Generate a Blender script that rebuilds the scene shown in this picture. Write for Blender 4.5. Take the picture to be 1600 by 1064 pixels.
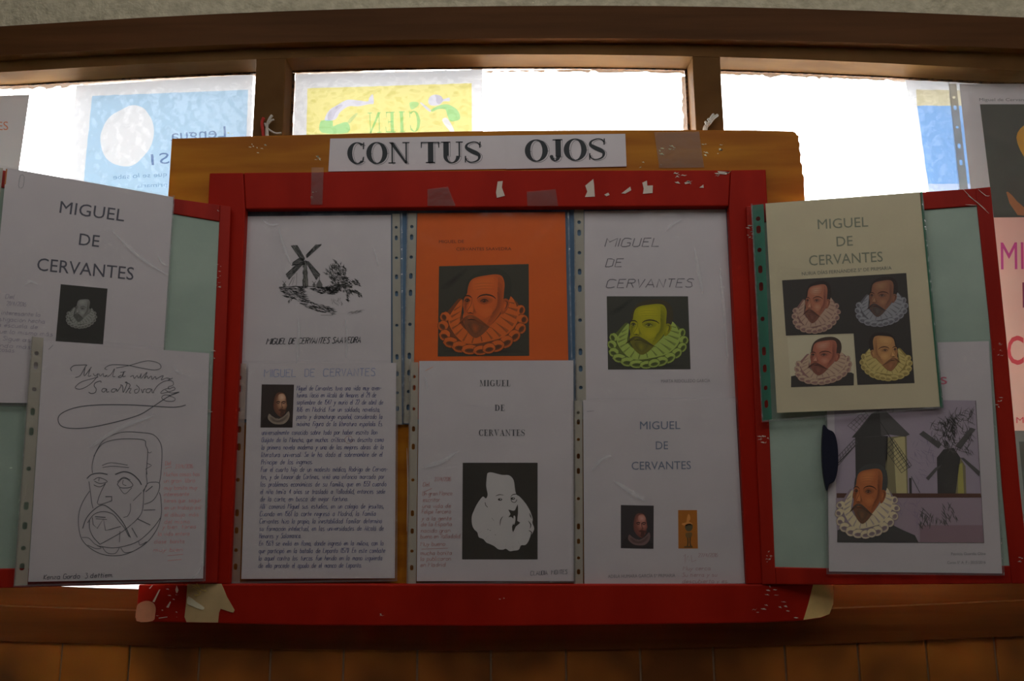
import bpy, bmesh, math, random
import numpy as np
from mathutils import Vector, Matrix
from mathutils.geometry import tessellate_polygon

for o in list(bpy.data.objects):
    bpy.data.objects.remove(o)
S = bpy.context.scene
COL = S.collection

# ------------------------------------------------------------------ camera, sky, added light, exposure
W, H, F = 1600, 1064, 1241.0
PITCH, ROLL, DIST, EYE = math.radians(10.2), math.radians(0.45), 1.105, 1.5
cam_d = bpy.data.cameras.new('camera')
cam = bpy.data.objects.new('camera', cam_d)
COL.objects.link(cam)
cam_d.sensor_width = 36.0
cam_d.lens = F / W * 36.0
cam_d.clip_start = 0.01
cam.matrix_world = (Matrix.Translation((0, -DIST, EYE)) @ Matrix.Rotation(math.radians(90) + PITCH, 4, 'X')
                    @ Matrix.Rotation(-ROLL, 4, 'Z'))
S.camera = cam

world = bpy.data.worlds.new('overcast_sky')
S.world = world
world.use_nodes = True
bg = world.node_tree.nodes['Background']
bg.inputs[0].default_value = (0.98, 0.99, 1.0, 1)
bg.inputs[1].default_value = 16.0

def area_lamp(name, loc, rot, sx, sy, power, col):
    d = bpy.data.lights.new(name, 'AREA')
    d.shape = 'RECTANGLE'
    d.size, d.size_y, d.energy, d.color = sx, sy, power, col
    o = bpy.data.objects.new(name, d)
    COL.objects.link(o)
    o.location, o.rotation_euler = loc, rot
    return o
area_lamp('overhead_fill', (0.15, -0.80, 2.56), (math.radians(36), 0, 0), 2.2, 0.70, 5.9, (1.0, 0.965, 0.955))  # soft light added overhead to brighten the board; no lamp fixture there

S.view_settings.view_transform = 'Standard'
S.view_settings.look = 'None'
S.view_settings.exposure = 0.0
S.view_settings.gamma = 1.0
S.view_settings.use_curve_mapping = False

# ------------------------------------------------------------------ helpers
def ray(px, py):
    x, v = (px - W / 2) / F, -(py - H / 2) / F
    c, s = math.cos(ROLL), math.sin(ROLL)
    x, v = c * x + s * v, -s * x + c * v
    return Vector((x, math.cos(PITCH) - v * math.sin(PITCH), math.sin(PITCH) + v * math.cos(PITCH)))

CAMP = Vector((0, -DIST, EYE))

class Plane:
    def __init__(self, p0, n):
        self.p0, self.n = Vector(p0), Vector(n).normalized()
    def at(self, px, py, off=0.0):
        d = ray(px, py)
        p0 = self.p0
        t = (p0 - CAMP).dot(self.n) / d.dot(self.n)
        return CAMP + d * t + self.n * off
    def shift(self, off):
        return Plane(self.p0 + self.n * off, self.n)

def wall_plane(y):
    return Plane((0, y, 0), (0, -1, 0))

def lin(c):
    c = c / 255.0
    return c / 12.92 if c <= 0.04045 else ((c + 0.055) / 1.055) ** 2.4

def A(r, g, b, ref=(108, 100, 98), white=0.72):
    """surface colour of a print from how bright it looks beside the white of its own sheet"""
    return tuple(min(0.92, lin(v) / lin(q) * white) for v, q in zip((r, g, b), ref))

MATS = {}
def mat(rgb, rough=0.65, spec=0.3):
    key = (tuple(round(v, 3) for v in rgb), rough, spec)
    if key in MATS:
        return MATS[key]
    m = bpy.data.materials.new('print_%d' % len(MATS))
    m.use_nodes = True
    b = m.node_tree.nodes['Principled BSDF']
    b.inputs['Base Color'].default_value = (*rgb, 1)
    b.inputs['Roughness'].default_value = rough
    b.inputs['Specular IOR Level'].default_value = spec
    MATS[key] = m
    return m

def noisy(name, c1, c2, scale=(8, 8, 8), rough=0.5, bump=0.1, bscale=60, spec=0.4, detail=4.0, bdist=0.002, lo=0.35, hi=0.65):
    m = bpy.data.materials.new(name)
    m.use_nodes = True
    nt = m.node_tree
    b = nt.nodes['Principled BSDF']
    tc = nt.nodes.new('ShaderNodeTexCoord')
    mp = nt.nodes.new('ShaderNodeMapping')
    mp.inputs['Scale'].default_value = scale
    nz = nt.nodes.new('ShaderNodeTexNoise')
    nz.inputs['Scale'].default_value = 1.0
    nz.inputs['Detail'].default_value = detail
    rp = nt.nodes.new('ShaderNodeValToRGB')
    rp.color_ramp.elements[0].color = (*c1, 1)
    rp.color_ramp.elements[1].color = (*c2, 1)
    rp.color_ramp.elements[0].position = lo
    rp.color_ramp.elements[1].position = hi
    L = nt.links.new
    L(tc.outputs['Object'], mp.inputs[0]); L(mp.outputs[0], nz.inputs['Vector'])
    L(nz.outputs['Fac'], rp.inputs[0]); L(rp.outputs[0], b.inputs['Base Color'])
    b.inputs['Roughness'].default_value = rough
    b.inputs['Specular IOR Level'].default_value = spec
    if bump:
        n2 = nt.nodes.new('ShaderNodeTexNoise')
        n2.inputs['Scale'].default_value = bscale
        n2.inputs['Detail'].default_value = 3
        bp = nt.nodes.new('ShaderNodeBump')
        bp.inputs['Strength'].default_value = bump
        bp.inputs['Distance'].default_value = bdist
        L(tc.outputs['Object'], n2.inputs['Vector']); L(n2.outputs['Fac'], bp.inputs['Height'])
        L(bp.outputs[0], b.inputs['Normal'])
    return m

def clear_mix(name, tint, gloss_rough, ior, bump=0.0, bscale=20, haze=0.0, hazecol=(0.7, 0.7, 0.7)):
    """thin clear plastic: mostly see-through, with a Fresnel sheen and a little haze"""
    m = bpy.data.materials.new(name)
    m.use_nodes = True
    nt = m.node_tree
    nt.nodes.remove(nt.nodes['Principled BSDF'])
    out = nt.nodes['Material Output']
    tr = nt.nodes.new('ShaderNodeBsdfTransparent'); tr.inputs[0].default_value = (*tint, 1)
    gl = nt.nodes.new('ShaderNodeBsdfGlossy'); gl.inputs['Roughness'].default_value = gloss_rough
    fr = nt.nodes.new('ShaderNodeFresnel'); fr.inputs['IOR'].default_value = ior
    mx = nt.nodes.new('ShaderNodeMixShader')
    L = nt.links.new
    base = tr
    if haze:
        df = nt.nodes.new('ShaderNodeBsdfDiffuse'); df.inputs[0].default_value = (*hazecol, 1)
        m2 = nt.nodes.new('ShaderNodeMixShader'); m2.inputs[0].default_value = haze
        L(tr.outputs[0], m2.inputs[1]); L(df.outputs[0], m2.inputs[2])
        base = m2
    L(fr.outputs[0], mx.inputs[0]); L(base.outputs[0], mx.inputs[1]); L(gl.outputs[0], mx.inputs[2])
    if bump:
        tc = nt.nodes.new('ShaderNodeTexCoord')
        nz = nt.nodes.new('ShaderNodeTexNoise'); nz.inputs['Scale'].default_value = bscale
        nz.inputs['Detail'].default_value = 2
        nz.inputs['Distortion'].default_value = 0.6
        bp = nt.nodes.new('ShaderNodeBump'); bp.inputs['Strength'].default_value = bump; bp.inputs['Distance'].default_value = 0.01
        L(tc.outputs['Object'], nz.inputs['Vector']); L(nz.outputs['Fac'], bp.inputs['Height'])
        L(bp.outputs[0], gl.inputs['Normal']); L(bp.outputs[0], fr.inputs['Normal'])
    L(mx.outputs[0], out.inputs[0])
    return m

def tint_filter(rgb):
    """translucent printing ink on a back-lit poster: lets the light of the paper through, coloured"""
    key = ('ink',) + tuple(round(v, 3) for v in rgb)
    if key in MATS:
        return MATS[key]
    m = bpy.data.materials.new('ink_%d' % len(MATS))
    m.use_nodes = True
    nt = m.node_tree
    nt.nodes.remove(nt.nodes['Principled BSDF'])
    tr = nt.nodes.new('ShaderNodeBsdfTransparent'); tr.inputs[0].default_value = (*rgb, 1)
    nt.links.new(tr.outputs[0], nt.nodes['Material Output'].inputs[0])
    MATS[key] = m
    return m

def link(name, me, parent=None, loc=None):
    o = bpy.data.objects.new(name, me)
    COL.objects.link(o)
    if parent is not None:
        o.parent = parent
    if loc is not None:
        o.location = loc
    return o

def worldloc(o):
    v = Vector((0, 0, 0))
    while o is not None:
        v += o.location
        o = o.parent
    return v

def mesh_obj(name, verts, faces, mats, parent=None, midx=None, smooth=False):
    """verts in world coordinates; a top-level mesh gets its origin at its base"""
    vs = [Vector(v) for v in verts]
    if parent is None:
        org = Vector((sum(v.x for v in vs) / len(vs), sum(v.y for v in vs) / len(vs), min(v.z for v in vs)))
        loc = org
    else:
        org = worldloc(parent); loc = Vector((0, 0, 0))
    me = bpy.data.meshes.new(name)
    me.from_pydata([v - org for v in vs], [], faces)
    for m in (mats if isinstance(mats, list) else [mats]):
        me.materials.append(m)
    if midx:
        me.polygons.foreach_set('material_index', midx)
    if smooth:
        me.polygons.foreach_set('use_smooth', [True] * len(me.polygons))
    me.update()
    return link(name, me, parent, loc)

def empty(name, loc, parent=None):
    o = bpy.data.objects.new(name, None)
    COL.objects.link(o)
    o.empty_display_size = 0.02
    if parent is not None:
        o.parent = parent
        loc = Vector(loc) - worldloc(parent)
    o.location = loc
    return o

def tag(o, label=None, cat=None, group=None, kind=None):
    if label: o['label'] = label
    if cat: o['category'] = cat
    if group: o['group'] = group
    if kind: o['kind'] = kind
    return o

def bevel_mesh(o, w, seg=2):
    bm = bmesh.new(); bm.from_mesh(o.data)
    bmesh.ops.recalc_face_normals(bm, faces=bm.faces)
    bmesh.ops.bevel(bm, geom=list(bm.edges), offset=w, segments=seg, affect='EDGES', profile=0.5, clamp_overlap=True)
    bm.to_mesh(o.data); bm.free()

def prism(front, back, name, m, parent=None, bev=0.0):
    n = len(front)
    faces = [tuple(range(n)), tuple(range(2 * n - 1, n - 1, -1))]
    faces += [(i, i + n, (i + 1) % n + n, (i + 1) % n) for i in range(n)]
    o = mesh_obj(name, list(front) + list(back), faces, m, parent)
    bm = bmesh.new(); bm.from_mesh(o.data)
    bmesh.ops.recalc_face_normals(bm, faces=bm.faces)
    bm.to_mesh(o.data); bm.free()
    if bev:
        bevel_mesh(o, bev)
    return o

def slab(name, pts, plane, off, thick, m, parent=None, bev=0.0):
    """a plate on PLANE: outline seen from the camera's side, front face OFF in front of the plane, THICK deep"""
    f = [plane.at(x, y) + plane.n * off for x, y in pts]
    return prism(f, [v - plane.n * thick for v in f], name, m, parent, bev)

def box(name, x0, x1, y0, y1, z0, z1, m, parent=None, bev=0.0):
    f = [Vector(p) for p in ((x0, y0, z0), (x1, y0, z0), (x1, y0, z1), (x0, y0, z1))]
    return prism(f, [v + Vector((0, y1 - y0, 0)) for v in f], name, m, parent, bev)

def smooth_pts(pts, n=4, closed=False):
    P = [np.array(p, float) for p in pts]
    out, N = [], len(P)
    rng = range(N) if closed else range(N - 1)
    for i in rng:
        p0 = P[(i - 1) % N] if closed or i > 0 else P[i]
        p1, p2 = P[i], P[(i + 1) % N]
        p3 = P[(i + 2) % N] if closed or i + 2 < N else p2
        for k in range(n):
            t = k / n
            out.append(tuple(0.5 * ((2 * p1) + (p2 - p0) * t + (2 * p0 - 5 * p1 + 4 * p2 - p3) * t * t + (3 * p1 - p0 - 3 * p2 + p3) * t ** 3)))
    if not closed:
        out.append(tuple(P[-1]))
    return out

def inside(p, poly):
    x, y = p; c = False
    j = len(poly) - 1
    for i in range(len(poly)):
        xi, yi = poly[i]; xj, yj = poly[j]
        if (yi > y) != (yj > y) and x < (xj - xi) * (y - yi) / (yj - yi) + xi:
            c = not c
        j = i
    return c

def cr(x0, y0, s):
    return lambda *p: [(x0 + p[i] / s, y0 + p[i + 1] / s) for i in range(0, len(p), 2)]

# ------------------------------------------------------------------ lettering
_fc = {}
def font_mesh(txt, shear=0.0, bold=0.0):
    key = (txt, shear, bold)
    if key not in _fc:
        c = bpy.data.curves.new('lettering', 'FONT')
        c.body = txt; c.resolution_u = 3; c.shear = shear; c.offset = bold
        o = bpy.data.objects.new('lettering', c)
        COL.objects.link(o)
        bpy.context.view_layer.update()
        me = o.evaluated_get(bpy.context.evaluated_depsgraph_get()).to_mesh()
        v = [(q.co.x, q.co.y) for q in me.vertices]
        f = [tuple(p.vertices) for p in me.polygons]
        bpy.data.objects.remove(o); bpy.data.curves.remove(c)
        _fc[key] = (v, f)
    return _fc[key]
CAPH = max(y for x, y in font_mesh('H')[0])

HAND = {
 'a': '45150301103042454050', 'b': '090010304143351504', 'c': '451504011040', 'd': '45150301103042494050', 'e': '0343451503011041',
 'f': '4939281810|0535', 'g': '4515030110304245|454c3d1d0c', 'h': '0900|0315354340', 'i': '050010|0708', 'j': '151c0d|1718',
 'k': '0900|0235|1330', 'l': '09010010', 'm': '0500|04153530|34455560', 'n': '0500|0415354340', 'o': '150401103041443515',
 'p': '050d|0415354441301001', 'q': '45150301103042|454d', 'r': '0500|031535', 's': '351504133241301000', 't': '18111020|0535',
 'u': '0501103041|4540', 'v': '052045', 'w': '0510253045', 'x': '0540|4500', 'y': '0521|45210d', 'z': '05450040',
 'A': '002950|1343', 'B': '00093948463505|3544413000', 'C': '583919070201103051', 'D': '00092948412000', 'E': '49090040|0535',
 'F': '490900|0535', 'G': '583919070110305154|5434', 'H': '0009|4940|0545', 'I': '0900', 'J': '39311001', 'K': '0009|4904|0440',
 'L': '090040', 'M': '00092569 60', 'N': '00094049', 'O': '190701103041483919', 'P': '00093948463505', 'Q': '190701103041483919|3150',
 'R': '00093948463505|2540', 'S': '48391907163541301001', 'T': '2920|0949', 'U': '090110304149', 'V': '092049', 'W': '0910253049',
 'X': '0940|4900', 'Y': '0925|4925|2520', 'Z': '09490040',
 '0': '190701103041483919', '1': '0719|1910', '2': '07193947460040', '3': '09392545413000', '4': '390343|3730', '5': '4909053544413000',
 '6': '3906011030414415', '7': '094910', '8': '190716354130100116 354739', '9': '451506081939474030',
 '.': '0001', ',': '010b', '-': '0434', '(': '19070310', ')': '09171300', '/': '0039', '¡': '0005|0708', '~': '04152434',
}
HAND['8'] = '19071635413010011635473919'
for a_, b_ in (('á', 'a'), ('é', 'e'), ('í', 'i'), ('ó', 'o'), ('ú', 'u')):
    HAND[a_] = HAND[b_] + '|2738'
HAND['ñ'] = HAND['n'] + '|07182738'
for a_, b_ in (('Á', 'A'), ('Í', 'I'), ('É', 'E')):
    HAND[a_] = HAND[b_]
HAND['º'] = '16172726'
YV = {'a': -1, 'b': -2, 'c': -3, 'd': -4}
def hand_strokes(txt, gap=1.6, space=3.6):
    x, out = 0.0, []
    for ch in txt:
        if ch == ' ' or ch not in HAND:
            x += space; continue
        w = 0
        for st in HAND[ch].replace(' ', '').split('|'):
            pts = []
            for i in range(0, len(st) - 1, 2):
                cx = int(st[i]); cy = YV[st[i + 1]] if st[i + 1] in YV else int(st[i + 1])
                w = max(w, cx); pts.append((x + cx, float(cy)))
            out.append(pts)
        x += w + gap
    return out, max(1.0, x - gap)

def arc(cx, cy, rx, ry, a0, a1, n=14):
    return [(cx + rx * math.cos(math.radians(a0 + (a1 - a0) * i / n)), cy + ry * math.sin(math.radians(a0 + (a1 - a0) * i / n))) for i in range(n + 1)]

TH, TN = 0.20, 0.05
def stem(x, w=TH, y0=0, y1=1): return [(x, y0), (x + w, y0), (x + w, y1), (x, y1)]
def serif(x0, x1, y): return [(x0, y), (x1, y), (x1, y + TN), (x0, y + TN)]
def bowl(cx, cy, rx, ry, a0, a1, thick=TH, thin=TN, n=20):
    """a curved stroke of a roman capital, thick at its sides and thin at top and bottom"""
    o = arc(cx, cy, rx, ry, a0, a1, n)
    i = []
    for k in range(n + 1):
        a = math.radians(a0 + (a1 - a0) * k / n)
        i.append((cx + (rx - thick) * math.cos(a), cy + (ry - thin) * math.sin(a)))
    return o + i[::-1]
def ribbon2(pts, ws):
    L, R = [], []
    for k, (x, y) in enumerate(pts):
        x0, y0 = pts[max(0, k - 1)]; x1, y1 = pts[min(len(pts) - 1, k + 1)]
        d = math.hypot(x1 - x0, y1 - y0) or 1
        nx, ny = -(y1 - y0) / d, (x1 - x0) / d
        L.append((x + nx * ws[k] / 2, y + ny * ws[k] / 2)); R.append((x - nx * ws[k] / 2, y - ny * ws[k] / 2))
    return L + R[::-1]
def _S():
    p = smooth_pts([(.60, .80), (.50, .95), (.33, .975), (.14, .88), (.10, .72), (.24, .58), (.42, .47), (.57, .33), (.53, .13), (.33, .025), (.15, .06), (.06, .24)], 4)
    n = len(p)
    return [ribbon2(p, [.045 + .14 * math.exp(-((k / (n - 1) - .5) / .17) ** 2) for k in range(n)]), [(.57, .70), (.62, .70), (.63, .99), (.59, .99)], [(.04, .01), (.08, .01), (.09, .32), (.04, .32)]]
SERIF = {
 'C': (.74, [bowl(.42, .5, .40, .52, 48, 312), [(.64, .68), (.69, .68), (.70, 1.01), (.655, 1.0)], [(.64, .30), (.69, .34), (.68, .16), (.60, .08)]]),
 'O': (.86, [bowl(.43, .5, .42, .52, 0, 180), bowl(.43, .5, .42, .52, 180, 360)]),
 'N': (.84, [stem(.12, .05), [(.02, 1), (.20, 1), (.76, 0), (.66, 0), (.09, .92)], stem(.68, .05), serif(.0, .28, 0), serif(.56, .84, .955)]),
 'T': (.72, [stem(.28), [(.02, 1), (.70, 1), (.70, .955), (.02, .955)], [(.02, 1), (.07, 1), (.05, .72), (.02, .72)], [(.65, 1), (.70, 1), (.70, .72), (.67, .72)], serif(.20, .53, 0)]),
 'U': (.82, [stem(.10, TH, .33, 1), [(p[0], p[1]) for p in bowl(.405, .33, .305, .35, 180, 360, .14)], stem(.66, .05, .33, 1), serif(.02, .36, .955), serif(.56, .82, .955)]),
 'S': (.68, _S()),
 'J': (.50, [stem(.24, TH, .2, 1), bowl(.22, .22, .19, .24, 200, 360, .15), serif(.14, .50, .955), arc(.09, .2, .07, .08, 0, 360, 10)]),
 'M': (1.0, [stem(.12, .05), [(.08, 1), (.25, 1), (.52, .08), (.47, 0)], [(.47, 0), (.50, .12), (.78, 1), (.74, 1)], stem(.72), serif(0, .28, 0), serif(.64, .98, 0), serif(.02, .22, .955), serif(.74, .98, .955)]),
 'I': (.40, [stem(.12), serif(.02, .38, 0), serif(.02, .38, .955)]),
 'G': (.84, [bowl(.42, .5, .40, .52, 50, 318), [(.64, .68), (.69, .68), (.70, 1.01), (.655, 1.0)], stem(.62, .13, .04, .42), serif(.52, .84, .40)]),
 'E': (.66, [stem(.10), serif(.02, .62, 0), serif(.02, .58, .955), serif(.2, .46, .49), [(.58, 0), (.62, 0), (.65, .28), (.61, .28)], [(.54, 1), (.58, 1), (.58, .74), (.55, .74)], [(.43, .38), (.46, .38), (.46, .63), (.43, .63)]]),
 'L': (.64, [stem(.10), serif(.02, .60, 0), serif(.02, .36, .955), [(.56, 0), (.60, 0), (.63, .32), (.59, .32)]]),
 'D': (.82, [stem(.10), serif(.02, .40, 0), serif(.02, .40, .955), bowl(.36, .5, .42, .5, -90, 90)]),
 'R': (.80, [stem(.10), serif(.02, .36, 0), serif(.02, .38, .955), bowl(.34, .74, .28, .26, -90, 90, .15), serif(.2, .38, .48), [(.34, .5), (.50, .5), (.80, 0), (.62, 0)]]),
 'V': (.80, [[(.06, 1), (.25, 1), (.46, .12), (.42, 0), (.38, 0)], [(.38, 0), (.43, .06), (.72, 1), (.67, 1)], serif(0, .32, .955), serif(.56, .82, .955)]),
 'A': (.82, [[(.10, 0), (.14, 0), (.42, .95), (.40, 1)], [(.40, 1), (.46, 1), (.76, 0), (.56, 0), (.36, .8)], serif(.0, .26, 0), serif(.48, .84, 0), serif(.2, .58, .3)]),
}

class Art:
    """flat printing or pencil on a sheet: pieces lie on the sheet's plane, later ones a hair in front"""
    STEP = 0.00004
    def __init__(self, plane, base=0.0001):
        self.p, self.v, self.f, self.mi, self.ms, self.base, self.mk = plane, [], [], [], [], base, mat
    def _m(self, c):
        m = self.mk(c)
        if m not in self.ms:
            self.ms.append(m)
        return self.ms.index(m)
    def raw(self, pts, faces, c, L):
        k = len(self.v); i = self._m(c)
        self.v += [self.p.at(x, y, self.base + L * self.STEP) for x, y in pts]
        for f in faces:
            self.f.append(tuple(a + k for a in f)); self.mi.append(i)
    def poly(self, pts, c, L=0, sm=0, holes=None):
        if sm:
            pts = smooth_pts(pts, sm, True)
        loops = [list(pts)] + [list(h) for h in (holes or [])]
        tri = tessellate_polygon([[Vector((x, y, 0)) for x, y in l] for l in loops])
        self.raw([q for l in loops for q in l], tri, c, L)
    def line(self, pts, w, c, L=1, sm=0, closed=False, taper=False):
        if sm:
            pts = smooth_pts(pts, sm, closed)
        if closed:
            pts = list(pts) + [pts[0]]
        n = len(pts)
        if n < 2:
            return
        lr = []
        for k, (x, y) in enumerate(pts):
            x0, y0 = pts[max(0, k - 1)]; x1, y1 = pts[min(n - 1, k + 1)]
            d = math.hypot(x1 - x0, y1 - y0) or 1
            ww = w / 2 * ((0.25 + 0.75 * math.sin(math.pi * k / (n - 1))) if taper else 1)
            nx, ny = -(y1 - y0) / d * ww, (x1 - x0) / d * ww
            lr += [(x + nx, y + ny), (x - nx, y - ny)]
        self.raw(lr, [(2 * k, 2 * k + 1, 2 * k + 3, 2 * k + 2) for k in range(n - 1)], c, L)
    def soft(self, pts, c0, c1, L, n=4, sm=3, core=.25):
        """a patch that fades from C0 at its rim to C1 at its middle, as printed tones do"""
        pts = smooth_pts(pts, sm, True) if sm else list(pts)
        mx, my = sum(p[0] for p in pts) / len(pts), sum(p[1] for p in pts) / len(pts)
        for i in range(n):
            k = 1 - (1 - core) * i / max(1, n - 1)
            t = (i + 1) / n
            self.poly([(mx + (x - mx) * k, my + (y - my) * k) for x, y in pts], tuple(a_ + (b_ - a_) * t for a_, b_ in zip(c0, c1)), L + i * .2)
    def ell(self, cx, cy, rx, ry, c, L=1, rot=0, n=16):
        cs, sn = math.cos(math.radians(rot)), math.sin(math.radians(rot))
        p = []
        for i in range(n):
            a = 2 * math.pi * i / n
            x, y = rx * math.cos(a), ry * math.sin(a)
            p.append((cx + x * cs - y * sn, cy + x * sn + y * cs))
        self.raw(p, [tuple(range(n))], c, L)
        return p
    def _fit(self, a, b, h, width, flipx=False):
        ex = ((b[0] - a[0]) / width, (b[1] - a[1]) / width)
        d = math.hypot(*ex) * width
        ux, uy = (b[0] - a[0]) / d, (b[1] - a[1]) / d
        ey = (uy * h, -ux * h)
        if flipx:   # writing seen from behind
            ey = (-ey[0], -ey[1])
        return lambda x, y: (a[0] + ex[0] * x + ey[0] * y, a[1] + ex[1] * x + ey[1] * y)
    def text(self, txt, a, b, h, c, L=1, shear=0.0, mirror=False, bold=0.0):
        v, f = font_mesh(txt, shear, bold)
        x0, x1 = min(p[0] for p in v), max(p[0] for p in v)
        T = self._fit(a, b, h, x1 - x0, mirror)
        self.raw([T(x - x0, y / CAPH) for x, y in v], f, c, L)
    def hand(self, txt, a, b, h, c, w=0.8, L=1, slant=0.12, jit=0.0, seed=0, space=3.6):
        st, wd = hand_strokes(txt, space=space)
        T = self._fit(a, b, h, wd)
        r = random.Random(seed)
        for s in st:
            s2 = [(x + slant * y + r.uniform(-jit, jit), (y + r.uniform(-jit, jit)) / 9.0) for x, y in s]
            self.line([T(x, y) for x, y in s2], w, c, L)
    def serif(self, txt, a, b, h, c, L=1, shadow=None, sp=0.06, space=0.42, fat=1.0):
        pieces, x = [], 0.0
        for ch in txt:
            if ch == ' ':
                x += space; continue
            wd, ps = SERIF[ch]
            pieces += [[(x + p[0], p[1]) for p in q] for q in ps]
            x += wd + sp
        T = self._fit(a, b, h, x - sp)
        for q in pieces:
            ar = abs(sum(q[k - 1][0] * q[k][1] - q[k][0] * q[k - 1][1] for k in range(len(q)))) / 2
            if shadow and ar > .03:
                q2 = [T(u + .055, v - .035) for u, v in q]
                self.line(q2, 0.55, shadow, L, closed=True)
            self.poly([T(u, v) for u, v in q], c, L + 1)
    def hatch(self, poly, n, ang, ln, w, c, L=1, seed=1, spread=15, curve=0):
        r = random.Random(seed)
        xs, ys = [p[0] for p in poly], [p[1] for p in poly]
        k = t = 0
        while k < n and t < n * 30:
            t += 1
            p = (r.uniform(min(xs), max(xs)), r.uniform(min(ys), max(ys)))
            if not inside(p, poly):
                continue
            k += 1
            a = math.radians(ang + r.uniform(-spread, spread)); l = ln * r.uniform(.5, 1.2) / 2
            dx, dy = math.cos(a) * l, math.sin(a) * l
            q = r.uniform(-curve, curve)
            self.line([(p[0] - dx, p[1] - dy), (p[0] - dy * q, p[1] + dx * q), (p[0] + dx, p[1] + dy)], w * r.uniform(.6, 1.3), c, L, taper=True)
    def flush(self, name, parent):
        o = self.build(name, parent)
        self.v, self.f, self.mi, self.ms = [], [], [], []
        return o
    def build(self, name, parent, label=None):
        if not self.f:
            return None
        o = mesh_obj(name, self.v, self.f, self.ms, parent, self.mi)
        if label:
            o['label'] = label
        return o

# ------------------------------------------------------------------ surface materials
M_PLASTER = noisy('rough_plaster', (.44, .40, .28), (.58, .53, .38), (60, 60, 60), .9, .9, 130, .2, bdist=.004)
M_WOOD = noisy('dark_brown_wood', (.068, .028, .009), (.098, .041, .014), (3, 40, 60), .55, .05, 30, .06)
M_WOOD2 = noisy('brown_wood_trim', (.115, .030, .006), (.165, .046, .010), (3, 40, 60), .36, .05, 30, .25)
M_JAMB = noisy('brown_wood_jamb', (.100, .048, .015), (.140, .072, .024), (10, 40, 10), .6, .05, 30, .03)
M_RED = noisy('red_paint', (.34, .011, .004), (.42, .016, .006), (14, 14, 5), .5, .12, 45, .10)
M_REDV = noisy('red_paint_door', (.30, .010, .004), (.42, .018, .007), (26, 26, 4), .5, .12, 45, .18)
M_YEL = noisy('ochre_yellow_paint', (.34, .105, .004), (.50, .19, .010), (4, 9, 34), .55, .1, 60, .18)
M_BLUE = noisy('blue_paint', (.075, .15, .25), (.12, .23, .36), (90, 60, 5), .5, .1, 60, .35)
M_MINT = noisy('mint_panel', (.35, .46, .38), (.41, .53, .44), (14, 14, 14), .6, .1, 80, .3)
M_TILE = noisy('brown_glazed_tile', (.16, .050, .012), (.55, .185, .028), (7, 7, 7), .34, .1, 25, .35, detail=2, lo=.38, hi=.68)
M_GROUT = noisy('tile_grout', (.24, .16, .10), (.32, .22, .14), (40, 40, 40), .9, .2, 90, .1)
M_FLOOR = noisy('terrazzo_floor', (.25, .20, .16), (.34, .28, .22), (60, 60, 60), .4, 0)
M_ROOM = noisy('painted_wall', (.30, .27, .22), (.36, .33, .27), (20, 20, 20), .85, .2, 90, .2)
M_FILM = clear_mix('clear_sleeve', (.97, .97, .97), .16, 1.40, .35, 14, haze=.015)
M_TAPE = clear_mix('clear_tape', (.96, .95, .92), .3, 1.3, .1, 40, haze=.035, hazecol=(.7, .66, .6))
M_STRIP = clear_mix('binder_strip', (.9, .88, .8), .35, 1.4, .1, 60, haze=.80, hazecol=(.58, .55, .45))
M_STRIP_D = clear_mix('binder_strip_clear', (.9, .85, .75), .35, 1.4, .1, 60, haze=.45, hazecol=(.62, .50, .42))
M_STRIP_G = clear_mix('binder_strip_green', (.35, .7, .55), .35, 1.4, .1, 60, haze=.75, hazecol=(.05, .26, .17))
M_EDGE = clear_mix('sleeve_weld', (.93, .93, .93), .3, 1.5, .6, 70, haze=.13, hazecol=(.75, .75, .75))
M_FILM_G = clear_mix('green_sleeve_edge', (.5, .8, .65), .3, 1.4, .1, 60, haze=.6, hazecol=(.07, .27, .16))

def paper_mat(name, rgb, var=.04):
    return noisy(name, tuple(v * (1 - var) for v in rgb), rgb, (14, 14, 14), .75, .25, 16, .15, detail=2, bdist=.004)
M_PAPER = paper_mat('white_paper', (.74, .70, .715))
M_ORANGE = paper_mat('orange_paper', (.86, .165, .030))
M_CREAM = paper_mat('cream_paper', (.74, .67, .45))
M_PINK = paper_mat('pink_paper', (.82, .46, .40))

M_BEAD = noisy('old_sealant', (.03, .018, .010), (.22, .11, .05), (160, 160, 160), .7, .5, 200, .2, bdist=.004)
M_OUTER = noisy('pale_added_frame', (.50, .46, .42), (.62, .58, .54), (60, 60, 60), .8, .2, 90, .1)  # pale tone chosen for the whitish edge refracted in the glass
def glass_mat():
    m = bpy.data.materials.new('ripple_glass')
    m.use_nodes = True
    nt = m.node_tree
    nt.nodes.remove(nt.nodes['Principled BSDF'])
    g = nt.nodes.new('ShaderNodeBsdfGlass')
    g.inputs['Roughness'].default_value = 0.0
    g.inputs['IOR'].default_value = 1.45
    tc = nt.nodes.new('ShaderNodeTexCoord')
    nz = nt.nodes.new('ShaderNodeTexNoise'); nz.inputs['Scale'].default_value = 48; nz.inputs['Detail'].default_value = 1.0
    bp = nt.nodes.new('ShaderNodeBump'); bp.inputs['Strength'].default_value = .42; bp.inputs['Distance'].default_value = .014
    nt.links.new(tc.outputs['Object'], nz.inputs['Vector']); nt.links.new(nz.outputs['Fac'], bp.inputs['Height'])
    nt.links.new(bp.outputs[0], g.inputs['Normal'])
    nt.links.new(g.outputs[0], nt.nodes['Material Output'].inputs[0])
    return m
M_GLASS = glass_mat()

# ------------------------------------------------------------------ the wall with its strip window
WF = 0.030                       # front of the window frame
GY = 0.072                       # front of the glass
def curve_fit(pts, y, deg=2):
    q = [wall_plane(y).at(*p) for p in pts]
    c = np.polyfit([v.x for v in q], [v.z for v in q], deg)
    return lambda x: float(np.polyval(c, max(-.78, min(.78, x))))

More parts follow.
